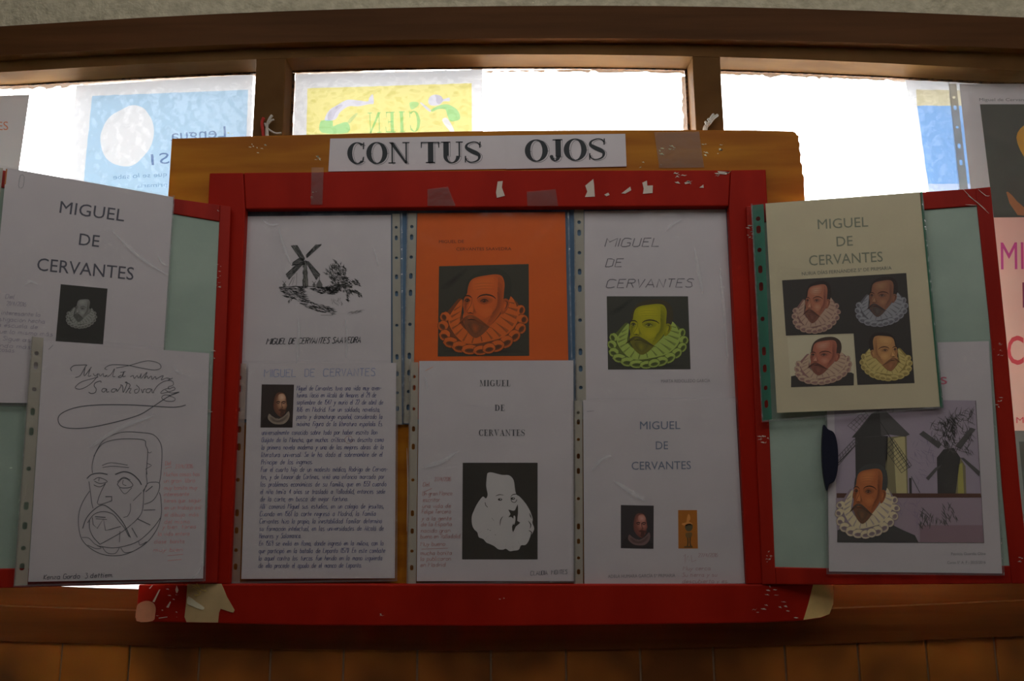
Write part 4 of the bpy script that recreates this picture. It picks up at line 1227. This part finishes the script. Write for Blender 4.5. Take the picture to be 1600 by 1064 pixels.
pl(385, 400, 420, 360, 460, 365, 498, 405, 470, 425, 410, 425, 385, 400); pl(400, 425, 440, 470, 490, 425, w=.9); pl(428, 370, 425, 400, 450, 410, w=.9); pl(385, 385, 430, 350, 480, 370, w=.9)
pl(180, 380, 190, 450, 200, 530, 210, 575); pl(185, 450, 140, 520, 110, 600, 105, 700, 130, 800, 200, 870, 290, 910, 400, 915, 500, 885, 600, 820, 660, 745, 690, 680, 705, 600, 700, 500, 690, 460)
pl(300, 395, 270, 450, 240, 535, 270, 545, 330, 525, sm=2); pl(300, 490, 345, 490, 345, 520, 330, 525, w=1.6, sm=1)
pl(135, 720, 160, 650, 210, 590, 280, 550, 350, 590, 400, 640, 440, 700, 480, 785, w=1.4); pl(170, 680, 215, 620, 280, 598, 350, 615, 400, 670, 440, 720)
pl(205, 640, 210, 690, 240, 720, 285, 650, 300, 735, 340, 725, 410, 705, sm=1); pl(225, 635, 300, 640, w=1.3); pl(230, 650, 310, 655, w=.8)
pl(185, 660, 185, 720, 210, 780, 260, 835, w=1.2); pl(260, 835, 360, 780, 440, 730, 540, 640, 570, 570, 575, 450)
pl(575, 460, 600, 400, 640, 385, 690, 395, 680, 460, 640, 520, 580, 545); pl(590, 455, 640, 415, w=1.3); pl(560, 460, 520, 500, 500, 520, w=.9); pl(480, 540, 480, 590, 460, 630, 430, 640, w=.9)
pl(575, 588, 660, 585, w=1.2); pl(530, 650, 625, 695, w=1.2); pl(490, 715, 530, 785, w=1.2); pl(405, 740, 400, 820, w=.9); pl(440, 720, 470, 780, w=1.2)
pl(240, 845, 340, 860, 430, 850, 540, 810, 640, 720, 700, 640); pl(275, 850, 310, 895, 370, 900, 400, 860, w=.9); pl(410, 860, 440, 895, 500, 885, w=.9); pl(130, 785, 180, 790, 220, 830, 270, 860, 230, 865, 170, 840, w=.9); pl(540, 815, 550, 840, 600, 815, 560, 850, w=.9)
a.build('pencil_sketch', s.r)
a = s.art()
c = cr(80, 550, 6.4)
pl(240, 255, 290, 235, 340, 150, 355, 130, 300, 130, 230, 135, 195, 165, 205, 190, w=1.2); pl(340, 150, 330, 240, 395, 160, 400, 150, w=1.2); pl(390, 170, 370, 240, 400, 235, w=1.0)
pl(420, 215, 440, 240, 470, 215, 450, 260, 380, 330, 300, 370, 250, 365, 245, 345, 300, 300, 400, 270, 470, 250, w=1.0)
pl(480, 215, 490, 240, 520, 215, 525, 245, 560, 230, 540, 250, w=.9); pl(560, 250, 600, 220, 635, 165, 615, 240, 640, 245, w=.9)
pl(560, 175, 535, 165, 590, 130, 690, 128, 780, 135, 900, 160, 1030, 180, 1095, 160, 1080, 115, 1000, 90, 920, 95, 780, 135, 650, 160, w=1.0)
a.hand('de', (665, 0), (1, 1), 1, pc, .1) if False else None
pl(700, 230, 670, 250, 700, 250, 730, 195, 715, 245, 745, 240, w=1.1); pl(690, 205, 745, 195, w=.9)
pl(790, 250, 820, 235, 830, 265, 860, 235, 870, 260, 890, 240, 900, 215, 890, 265, w=1.0); pl(900, 265, 960, 200, 930, 265, 960, 240, 970, 265, 1000, 240, 1010, 275, 1040, 245, 1050, 275, w=1.1); pl(1050, 270, 1120, 235, 1100, 280, 1150, 260, 1190, 270, 1170, 280, 1215, 260, w=1.1)
pl(500, 305, 490, 290, 440, 310, 430, 340, 450, 370, 440, 405, 400, 415, 375, 400, w=1.2)
pl(555, 370, 520, 365, 505, 390, 530, 400, 555, 370, 555, 400, 580, 395, w=1.1); pl(650, 370, 615, 370, 600, 395, 630, 400, 655, 370, 660, 395, 700, 340, w=1.1)
pl(690, 330, 715, 340, 720, 405, 760, 310, 740, 305, 790, 330, 745, 410, w=1.2); pl(770, 370, 800, 365, 780, 405, 800, 410, w=1.0); pl(850, 330, 880, 360, 870, 400, 840, 410, 835, 380, 865, 370, w=1.1); pl(900, 370, 915, 410, 925, 375, 945, 370, w=1.1); pl(1000, 370, 960, 370, 950, 400, 980, 405, 1005, 370, 1010, 405, 1030, 405, w=1.1)
pl(1020, 400, 1070, 330, 1140, 290, 1210, 290, 1220, 330, 1170, 350, 1180, 370, 1225, 350, 1230, 380, 1100, 415, 1120, 380, 1180, 360, w=1.0)
pl(1140, 380, 1200, 410, 1280, 400, 1200, 430, 1130, 430, 1105, 460, 1150, 490, 1225, 490, 1235, 460, 1180, 440, w=1.0)
pl(1280, 400, 1180, 440, 1020, 545, 900, 620, 740, 675, 560, 720, 380, 755, 220, 765, 110, 745, 70, 690, 85, 630, 170, 580, 300, 545, 500, 528, 760, 528, 1000, 540, 1200, 552, 1290, 545, 1345, 530, w=1.4)
a.build('signature', s.r)
a = s.art()
pen = A(92, 58, 58, ref)
for k, (t, x0, x1, y) in enumerate((('Del', 258, 267, 727), ('27/4/2016', 274, 301, 732), ('Muchos cosas has', 256, 312, 744), ('un gran  libro', 256, 304, 754), ('muy bonito muy', 256, 308, 765), ('interesante', 256, 295, 775), ('tienes que  seguir', 256, 314, 785), ('en un trabajo así', 257, 315, 796), ('el dibujo  más', 257, 310, 807), ('del mismo', 257, 296, 818), ('y bien  tarea', 254, 306, 826), ('la vida entera', 247, 296, 837), ('clase  bonita', 241, 288, 849), ('muy bien', 240, 285, 862))):
    a.hand(t, (x0, y), (x1, y - .6), 6.2, pen, .65, 1, .15, .3, k)
a.line([(258, 732), (268, 729)], .7, pen, 1); a.line([(262, 868), (286, 866)], .7, pen, 1); a.line([(262, 876), (284, 874)], .7, pen, 1)
a.hand('Kenza Gordo  3 dettiem.', (68, 905.5), (176, 901.5), 7.5, A(24, 23, 28, ref), 1.0, 1, .2, .3)
a.line([(76, 546), (83, 539)], .8, pc2, 1)
a.build('pen_notes', s.r)['kind'] = 'stuff'
s.done()

crease_glare(s, [([(272, 572), (276, 580), (284, 584)], 2.5), ([(140, 700), (190, 668), (240, 650)], 6), ([(316, 880), (310, 895), (300, 903)], 3)])

# ---- 9: right door, cream sheet with four portraits
ref = (118, 110, 84)
def C9(r, g, b): return A(r, g, b, (114, 108, 100))
s = Sheet('cream sheet in a green edged sleeve with four portraits', [(1196, 318), (1437, 300), (1469, 635.5), (1214, 645)], RDu, M_CREAM,
          strip=[(1174, 321), (1193, 319), (1206, 655), (1191, 658)], strip_m=M_STRIP_G, sleeve=[(1173, 319), (1441, 298), (1474, 638), (1190, 660)])
e = slab('sleeve_edge', [(1437.5, 300), (1441, 299.5), (1474, 637), (1469, 638)], s.p, .0009, .0006, M_FILM_G, s.r)
e['label'] = 'green welded edge'
a = s.art()
g = C9(72, 70, 54)
a.text('MIGUEL', (1278, 358), (1356.5, 354), 15.0, g)
a.flush('printed_title', s.r)
a.text('DE', (1307.5, 385), (1332.7, 383.5), 15.0, g)
a.flush('printed_title', s.r)
a.text('CERVANTES', (1264.5, 415), (1379.5, 408.5), 15.5, g)
a.flush('printed_title', s.r)
a.text('NURIA DÍAS FERNÁNDEZ 5º DE PRIMARIA', (1253, 430.5), (1393, 421), 5.2, C9(62, 60, 50))
a.build('printed_title', s.r)
a = s.art()
dk = C9(34, 30, 25)
a.poly([(1222, 438), (1416, 426.6), (1429, 598.6), (1339.7, 601.5), (1333.7, 521), (1228, 524.5)], dk, 0)
base = dict(bg=dk, bg2=dk, hair=C9(30, 23, 19), line=C9(34, 20, 16))
p1 = dict(base, ruff=C9(106, 84, 66), ruffd=C9(76, 52, 44), ruffl=C9(80, 58, 50), skin=C9(104, 62, 42), skinh=C9(116, 84, 62), skind=C9(78, 42, 30), eye=C9(84, 56, 42), beard=C9(60, 36, 27), beardh=C9(76, 46, 34), must=C9(62, 36, 27))
portrait(a, [(1237, 437), (1313, 434), (1314, 522), (1238, 523)], p1, 1, bg=False)
p2 = dict(base, ruff=C9(86, 82, 78), ruffd=C9(56, 52, 50), ruffl=C9(62, 58, 56), skin=C9(86, 54, 36), skinh=C9(98, 70, 46), skind=C9(66, 42, 30), eye=C9(70, 56, 46), beard=C9(46, 38, 32), beardh=C9(56, 46, 38), must=C9(48, 38, 32))
portrait(a, [(1334, 431), (1418, 428), (1421, 510), (1337, 513)], p2, 1, bg=False)
p4 = dict(base, ruff=C9(116, 100, 56), ruffd=C9(88, 72, 34), ruffl=C9(92, 76, 40), skin=C9(112, 78, 44), skinh=C9(124, 92, 54), skind=C9(90, 58, 32), eye=C9(90, 66, 40), beard=C9(84, 52, 30), beardh=C9(100, 62, 38), must=C9(84, 54, 32))
portrait(a, [(1341, 518), (1424, 513), (1426, 595), (1343, 598)], p4, 1, flip=True, bg=False)
p3 = dict(base, ruff=C9(112, 92, 70), ruffd=C9(84, 58, 50), ruffl=C9(88, 64, 54), hair=C9(42, 30, 22), skin=C9(106, 60, 42), skinh=C9(120, 84, 64), skind=C9(80, 42, 30), eye=C9(84, 56, 42), beard=C9(70, 40, 30), beardh=C9(86, 50, 36), must=C9(66, 38, 28))
a.poly([(1230, 527), (1333.5, 523.5), (1334, 602), (1236, 605)], C9(118, 108, 84), 0)
a.poly([(1236, 588), (1246, 586), (1330, 582), (1334, 584), (1334, 602), (1236, 605)], dk, 1, 0)
portrait(a, [(1240, 525), (1332, 522), (1333, 600), (1242, 604)], p3, 2, bg=False)
a.build('portrait_print', s.r, 'four bearded portraits on dark and cream grounds')
s.done()

# ---- 10: right door, windmills
ref = (86, 80, 78)
s = Sheet('pale sheet with two windmills and a portrait on lilac, low on the right door', [(1291, 539), (1545, 533), (1566, 896), (1295, 893)], RDl,
          sleeve=[(1288, 536), (1548, 530), (1569, 899), (1291, 897)])
a = s.art()
a.text('cervantes', (1345, 606), (1480, 600), 17, A(84, 40, 46, ref))
a.build('printed_title', s.r)
a = s.art()
c = cr(1290, 610, 3.8)
lil, lil2 = A(73, 63, 67, ref), A(66, 54, 58, ref)
a.poly(c(50, 50, 890, 60, 940, 905, 70, 900), lil, 0)
a.poly(c(60, 640, 925, 635, 940, 905, 70, 900), A(70, 58, 61, ref), 1)
a.poly(c(560, 800, 930, 800, 940, 905, 560, 900), A(64, 49, 51, ref), 2)
a.hatch(c(500, 300, 660, 250, 640, 520, 520, 560), 40, 60, 14, .8, A(58, 50, 58, ref), 1, 3, 60)
a.hatch(c(400, 650, 560, 660, 560, 800, 420, 760), 26, 70, 14, .8, A(60, 50, 58, ref), 2, 4, 60)
dk, dk2 = A(27, 24, 22, ref), A(38, 34, 32, ref)
cream, cream2 = A(86, 76, 52, ref), A(60, 52, 36, ref)
a.poly(c(175, 270, 370, 270, 360, 620, 180, 620), dk, 2)
a.poly(c(360, 280, 480, 265, 490, 620, 350, 620), cream2, 2)
a.poly(c(400, 285, 470, 272, 482, 615, 420, 615), cream, 3)
a.poly(c(155, 280, 270, 140, 310, 120, 360, 125, 500, 262, 470, 275, 380, 262, 300, 275), dk2, 4)
a.poly(c(155, 280, 270, 140, 320, 122, 330, 270), dk, 5)
a.poly(c(495, 520, 510, 520, 512, 612, 497, 612), dk, 4); a.line(c(508, 510, 560, 608), 1.2, dk2, 4)
def lattice(p0, p1, p2, p3, n, m, w=.7, col=dk2, L=6):
    for i in range(n + 1):
        a.line([lerp(p0, p1, i / n), lerp(p3, p2, i / n)], w, col, L)
    for j in range(m + 1):
        a.line([lerp(p0, p3, j / m), lerp(p1, p2, j / m)], w, col, L)
lattice(*c(400, 285, 510, 445, 450, 490, 345, 340), 9, 3, col=dk)
lattice(*c(70, 395, 170, 290, 190, 310, 75, 445), 7, 2, w=.9)
lattice(*c(130, 210, 230, 120, 260, 160, 185, 250), 5, 3, w=.6)
lattice(*c(330, 60, 400, 60, 400, 130, 330, 130), 3, 3, w=.5)
a.line(c(75, 430, 320, 180), 1.4, dk, 6); a.line(c(320, 180, 500, 460), 1.2, dk, 6)
a.poly(c(660, 400, 700, 350, 760, 340, 800, 400, 770, 620, 665, 620), dk, 3)
a.poly(c(770, 420, 800, 400, 830, 450, 835, 615, 770, 620), cream2, 2); a.poly(c(785, 440, 812, 430, 822, 612, 785, 615), A(78, 70, 34, ref), 3)
for b in (c(555, 260, 580, 240, 690, 320, 670, 345), c(800, 400, 820, 400, 915, 480, 912, 512), c(595, 520, 610, 535, 690, 440, 650, 460), c(770, 330, 860, 220, 890, 230, 800, 350)):
    a.poly(b, dk2, 4)
a.hatch(c(620, 200, 720, 150, 850, 90, 880, 120, 870, 380, 740, 360, 640, 320), 150, 70, 16, 1.1, dk2, 4, 7, 60, .4)
a.hatch(c(690, 180, 780, 160, 760, 320, 700, 330), 50, 80, 14, 1.8, dk, 4, 8, 40)
a.line(c(780, 100, 770, 150, 840, 180, 880, 110), 1.0, dk2, 4, 2)
a.poly(c(65, 610, 920, 612, 925, 636, 65, 638), A(40, 24, 18, ref), 4)
a.hatch(c(570, 700, 640, 740, 640, 800, 560, 810), 28, 75, 12, 1.6, dk2, 3, 11, 40); a.hatch(c(690, 690, 750, 680, 780, 760, 700, 800), 26, 75, 12, 1.6, dk2, 3, 12, 40); a.hatch(c(650, 750, 690, 750, 690, 790, 650, 790), 8, 75, 9, 1.2, dk2, 3, 13, 40)
a.poly(c(68, 900, 70, 830, 110, 815, 200, 860, 380, 790, 460, 830, 530, 860, 550, 900), A(30, 27, 25, ref), 7)
pal = dict(bg=dk, bg2=dk, ruff=A(98, 84, 66, ref), ruffd=A(64, 52, 54, ref), ruffl=A(58, 46, 44, ref), hair=A(30, 28, 26, ref), skin=A(84, 44, 22, ref), skinh=A(94, 54, 28, ref), skind=A(58, 28, 14, ref), eye=A(56, 36, 24, ref), line=A(28, 16, 10, ref), beard=A(40, 28, 20, ref), beardh=A(58, 36, 22, ref), must=A(44, 30, 22, ref))
portrait(a, c(60, 415, 440, 415, 440, 885, 60, 885), pal, 9, bg=False)
a.line(c(70, 900, 940, 905, 890, 60), .7, dk, 8)
a.build('windmill_print', s.r)
a = s.art()
a.text('Patricia Guardia Olite', (1486, 867.5), (1540, 867), 4.2, A(52, 48, 48, ref))
a.flush('printed_title', s.r)
a.text('Curso 5º A  F - 2015/2016', (1480, 881), (1540, 880.5), 4.2, A(52, 48, 48, ref))
a.build('student_name', s.r)
s.done()

# ---- sheets hung inside the glass at the far left and right
ref = (112, 108, 112)
s = Sheet('grey backlit sheet edge with tiny brown lettering in the left window', [(-200, 156), (46, 148), (0, 470), (-250, 470)], WS)
a = s.art()
a.text('CERVANTES', (-90, 206), (13, 203), 13, A(112, 66, 52, ref), 1)
a.build('printed_title', s.r)
s.done()

ref = (118, 112, 112)
s = Sheet('white sheet with a large black painting behind the right door edge', [(1499, 131), (1745, 131), (1790, 455), (1534, 455)], WS.shift(.003),
          strip=[(1482, 131), (1494, 131), (1530, 455), (1516, 455)], sleeve=[(1480, 128), (1748, 128), (1794, 458), (1512, 458)])
a = s.art()
a.text('Miguel de Cervantes Saavedra', (1530, 158), (1650, 158), 4.6, A(70, 66, 66, ref))
a.build('printed_title', s.r)
a = s.art()
a.poly([(1531, 163), (1720, 163), (1746, 343), (1553, 341)], A(44, 42, 38, ref), 0)
a.poly([(1588, 215), (1600, 196), (1625, 190), (1650, 210), (1650, 250), (1620, 262), (1600, 245)], A(120, 82, 26, ref), 1, 3)
a.poly([(1572, 300), (1582, 306), (1600, 324), (1640, 335), (1590, 336)], A(98, 56, 34, ref), 1, 2)
a.poly([(1610, 215), (1640, 215), (1640, 260), (1615, 250)], A(72, 46, 24, ref), 2, 3)
a.build('painting_print', s.r)
s.done()

ref = (132, 126, 126)
s = Sheet('pink sheet with large red lettering behind the right door edge', [(1530, 340), (1775, 338), (1830, 672), (1556, 673)], WS.shift(.010), M_PINK)
a = s.art()
pu, re_ = A(120, 40, 78, ref), A(130, 42, 48, ref)
a.text('MIGUEL', (1564, 421), (1700, 419), 42, pu, 1)
a.flush('printed_title', s.r)
a.text('DE', (1598, 480), (1650, 479), 38, A(84, 26, 44, ref), 1, bold=.012)
a.flush('printed_title', s.r)
a.text('CERVANTES', (1574, 569), (1790, 566), 43, re_, 1, bold=.012)
a.flush('printed_title', s.r)
a.text('MARÍA', (1588, 661), (1640, 660), 9, re_, 1)
a.build('printed_title', s.r)
s.done()

s = Sheet('dark grey photocopied sheet below the pink sheet at the right edge', [(1568, 655), (1830, 655), (1880, 985), (1602, 985)], WS.shift(.004), mat(A(54, 50, 48), .7))
a = s.art()
a.poly([(1592, 690), (1810, 690), (1850, 960), (1618, 960)], A(34, 32, 30), 0)
a.build('photocopy_print', s.r)
s.done()

# ---- title papers on the ochre top
ref = (118, 110, 112)
def title(label, corners, words, off):
    pl_ = wall_plane(Y0 - .0012 - off)
    c_ = pl_.at(corners[3][0], corners[3][1])
    r_ = tag(empty('title_sign', c_), label, 'sign')
    slab('paper', corners, pl_, 0, .0004, M_PAPER, r_)
    a_ = Art(pl_, .0002)
    for (t, p, q, h) in words:
        a_.serif(t, p, q, h, A(26, 26, 28, ref), 1, shadow=A(52, 50, 52, ref), sp=.03)
    a_.build('lettering', r_)
title('white paper strip lettered CON TUS on the ochre board top', [(516, 216.5), (794, 211.5), (796, 263.5), (513, 268)], [('CON', (542, 256), (640, 255.2), 33), ('TUS', (657, 255), (753.5, 254), 33)], 0)
title('white paper strip lettered OJOS on the ochre board top', [(790, 211.5), (977, 209), (979, 260), (791, 264)], [('OJOS', (820, 252.5), (948, 249.5), 33.5)], .0006)

# ---- cords that tie the board to the window posts
def tube(name, pts, r, m, parent=None, n=8):
    pts = smooth_pts(pts, 4)
    v, f = [], []
    P3 = [Vector(p) for p in pts]
    for k, p in enumerate(P3):
        d = (P3[min(k + 1, len(P3) - 1)] - P3[max(k - 1, 0)]).normalized()
        u = d.cross(Vector((0, 1, 0.1))).normalized(); w = d.cross(u)
        for i in range(n):
            t = 2 * math.pi * i / n
            v.append(p + (u * math.cos(t) + w * math.sin(t)) * r)
    for k in range(len(P3) - 1):
        for i in range(n):
            f.append((k * n + i, k * n + (i + 1) % n, (k + 1) * n + (i + 1) % n, (k + 1) * n + i))
    f += [tuple(range(n))[::-1], tuple(range((len(P3) - 1) * n, len(P3) * n))]
    return mesh_obj(name, v, f, m, parent, smooth=True)
CP = wall_plane(.018)
def cpts(l): return [CP.at(x, y) + Vector((0, dy, 0)) for x, y, dy in l]
M_CORD = mat((.55, .52, .45), .8)
M_CORDR = mat((.42, .03, .02), .7)
o = tube('red_cord', cpts([(409, 181, .008), (408, 190, .004), (410, 203, .002), (412, 222, .000)]), .0024, M_CORDR)
tag(o, 'short red cord tied to the left window post above the board', 'cord')
r = tag(empty('white_cord', CP.at(418, 215)), 'frayed white cord tied to the left window post above the board', 'cord')
tube('strand', cpts([(424, 179, .003), (420, 186, .002), (416, 196, .004), (418, 222, .002)]), .0022, M_CORD, r)
tube('strand', cpts([(426, 184, .006), (421, 188, .004), (414, 198, .006), (416, 222, .003)]), .0015, M_CORD, r)
tube('tail', cpts([(412, 190, .006), (416, 198, .004), (428, 206, .004), (438, 205, .006)]), .0014, M_CORD, r)
r = tag(empty('white_cord', CP.at(1105, 210)), 'knotted white cord tied to the right window post above the board', 'cord')
tube('strand', cpts([(1122, 178, .004), (1115, 184, .002), (1109, 192, .003), (1104, 199, .003), (1104, 220, .002)]), .0024, M_CORD, r)
tube('strand', cpts([(1116, 176, .006), (1112, 182, .003), (1108, 190, .005), (1102, 197, .005), (1101, 220, .003)]), .0020, M_CORD, r)
tube('knot', cpts([(1106, 186, .000), (1110, 191, -.002), (1105, 194, .000), (1103, 189, .003)]), .0020, M_CORD, r)
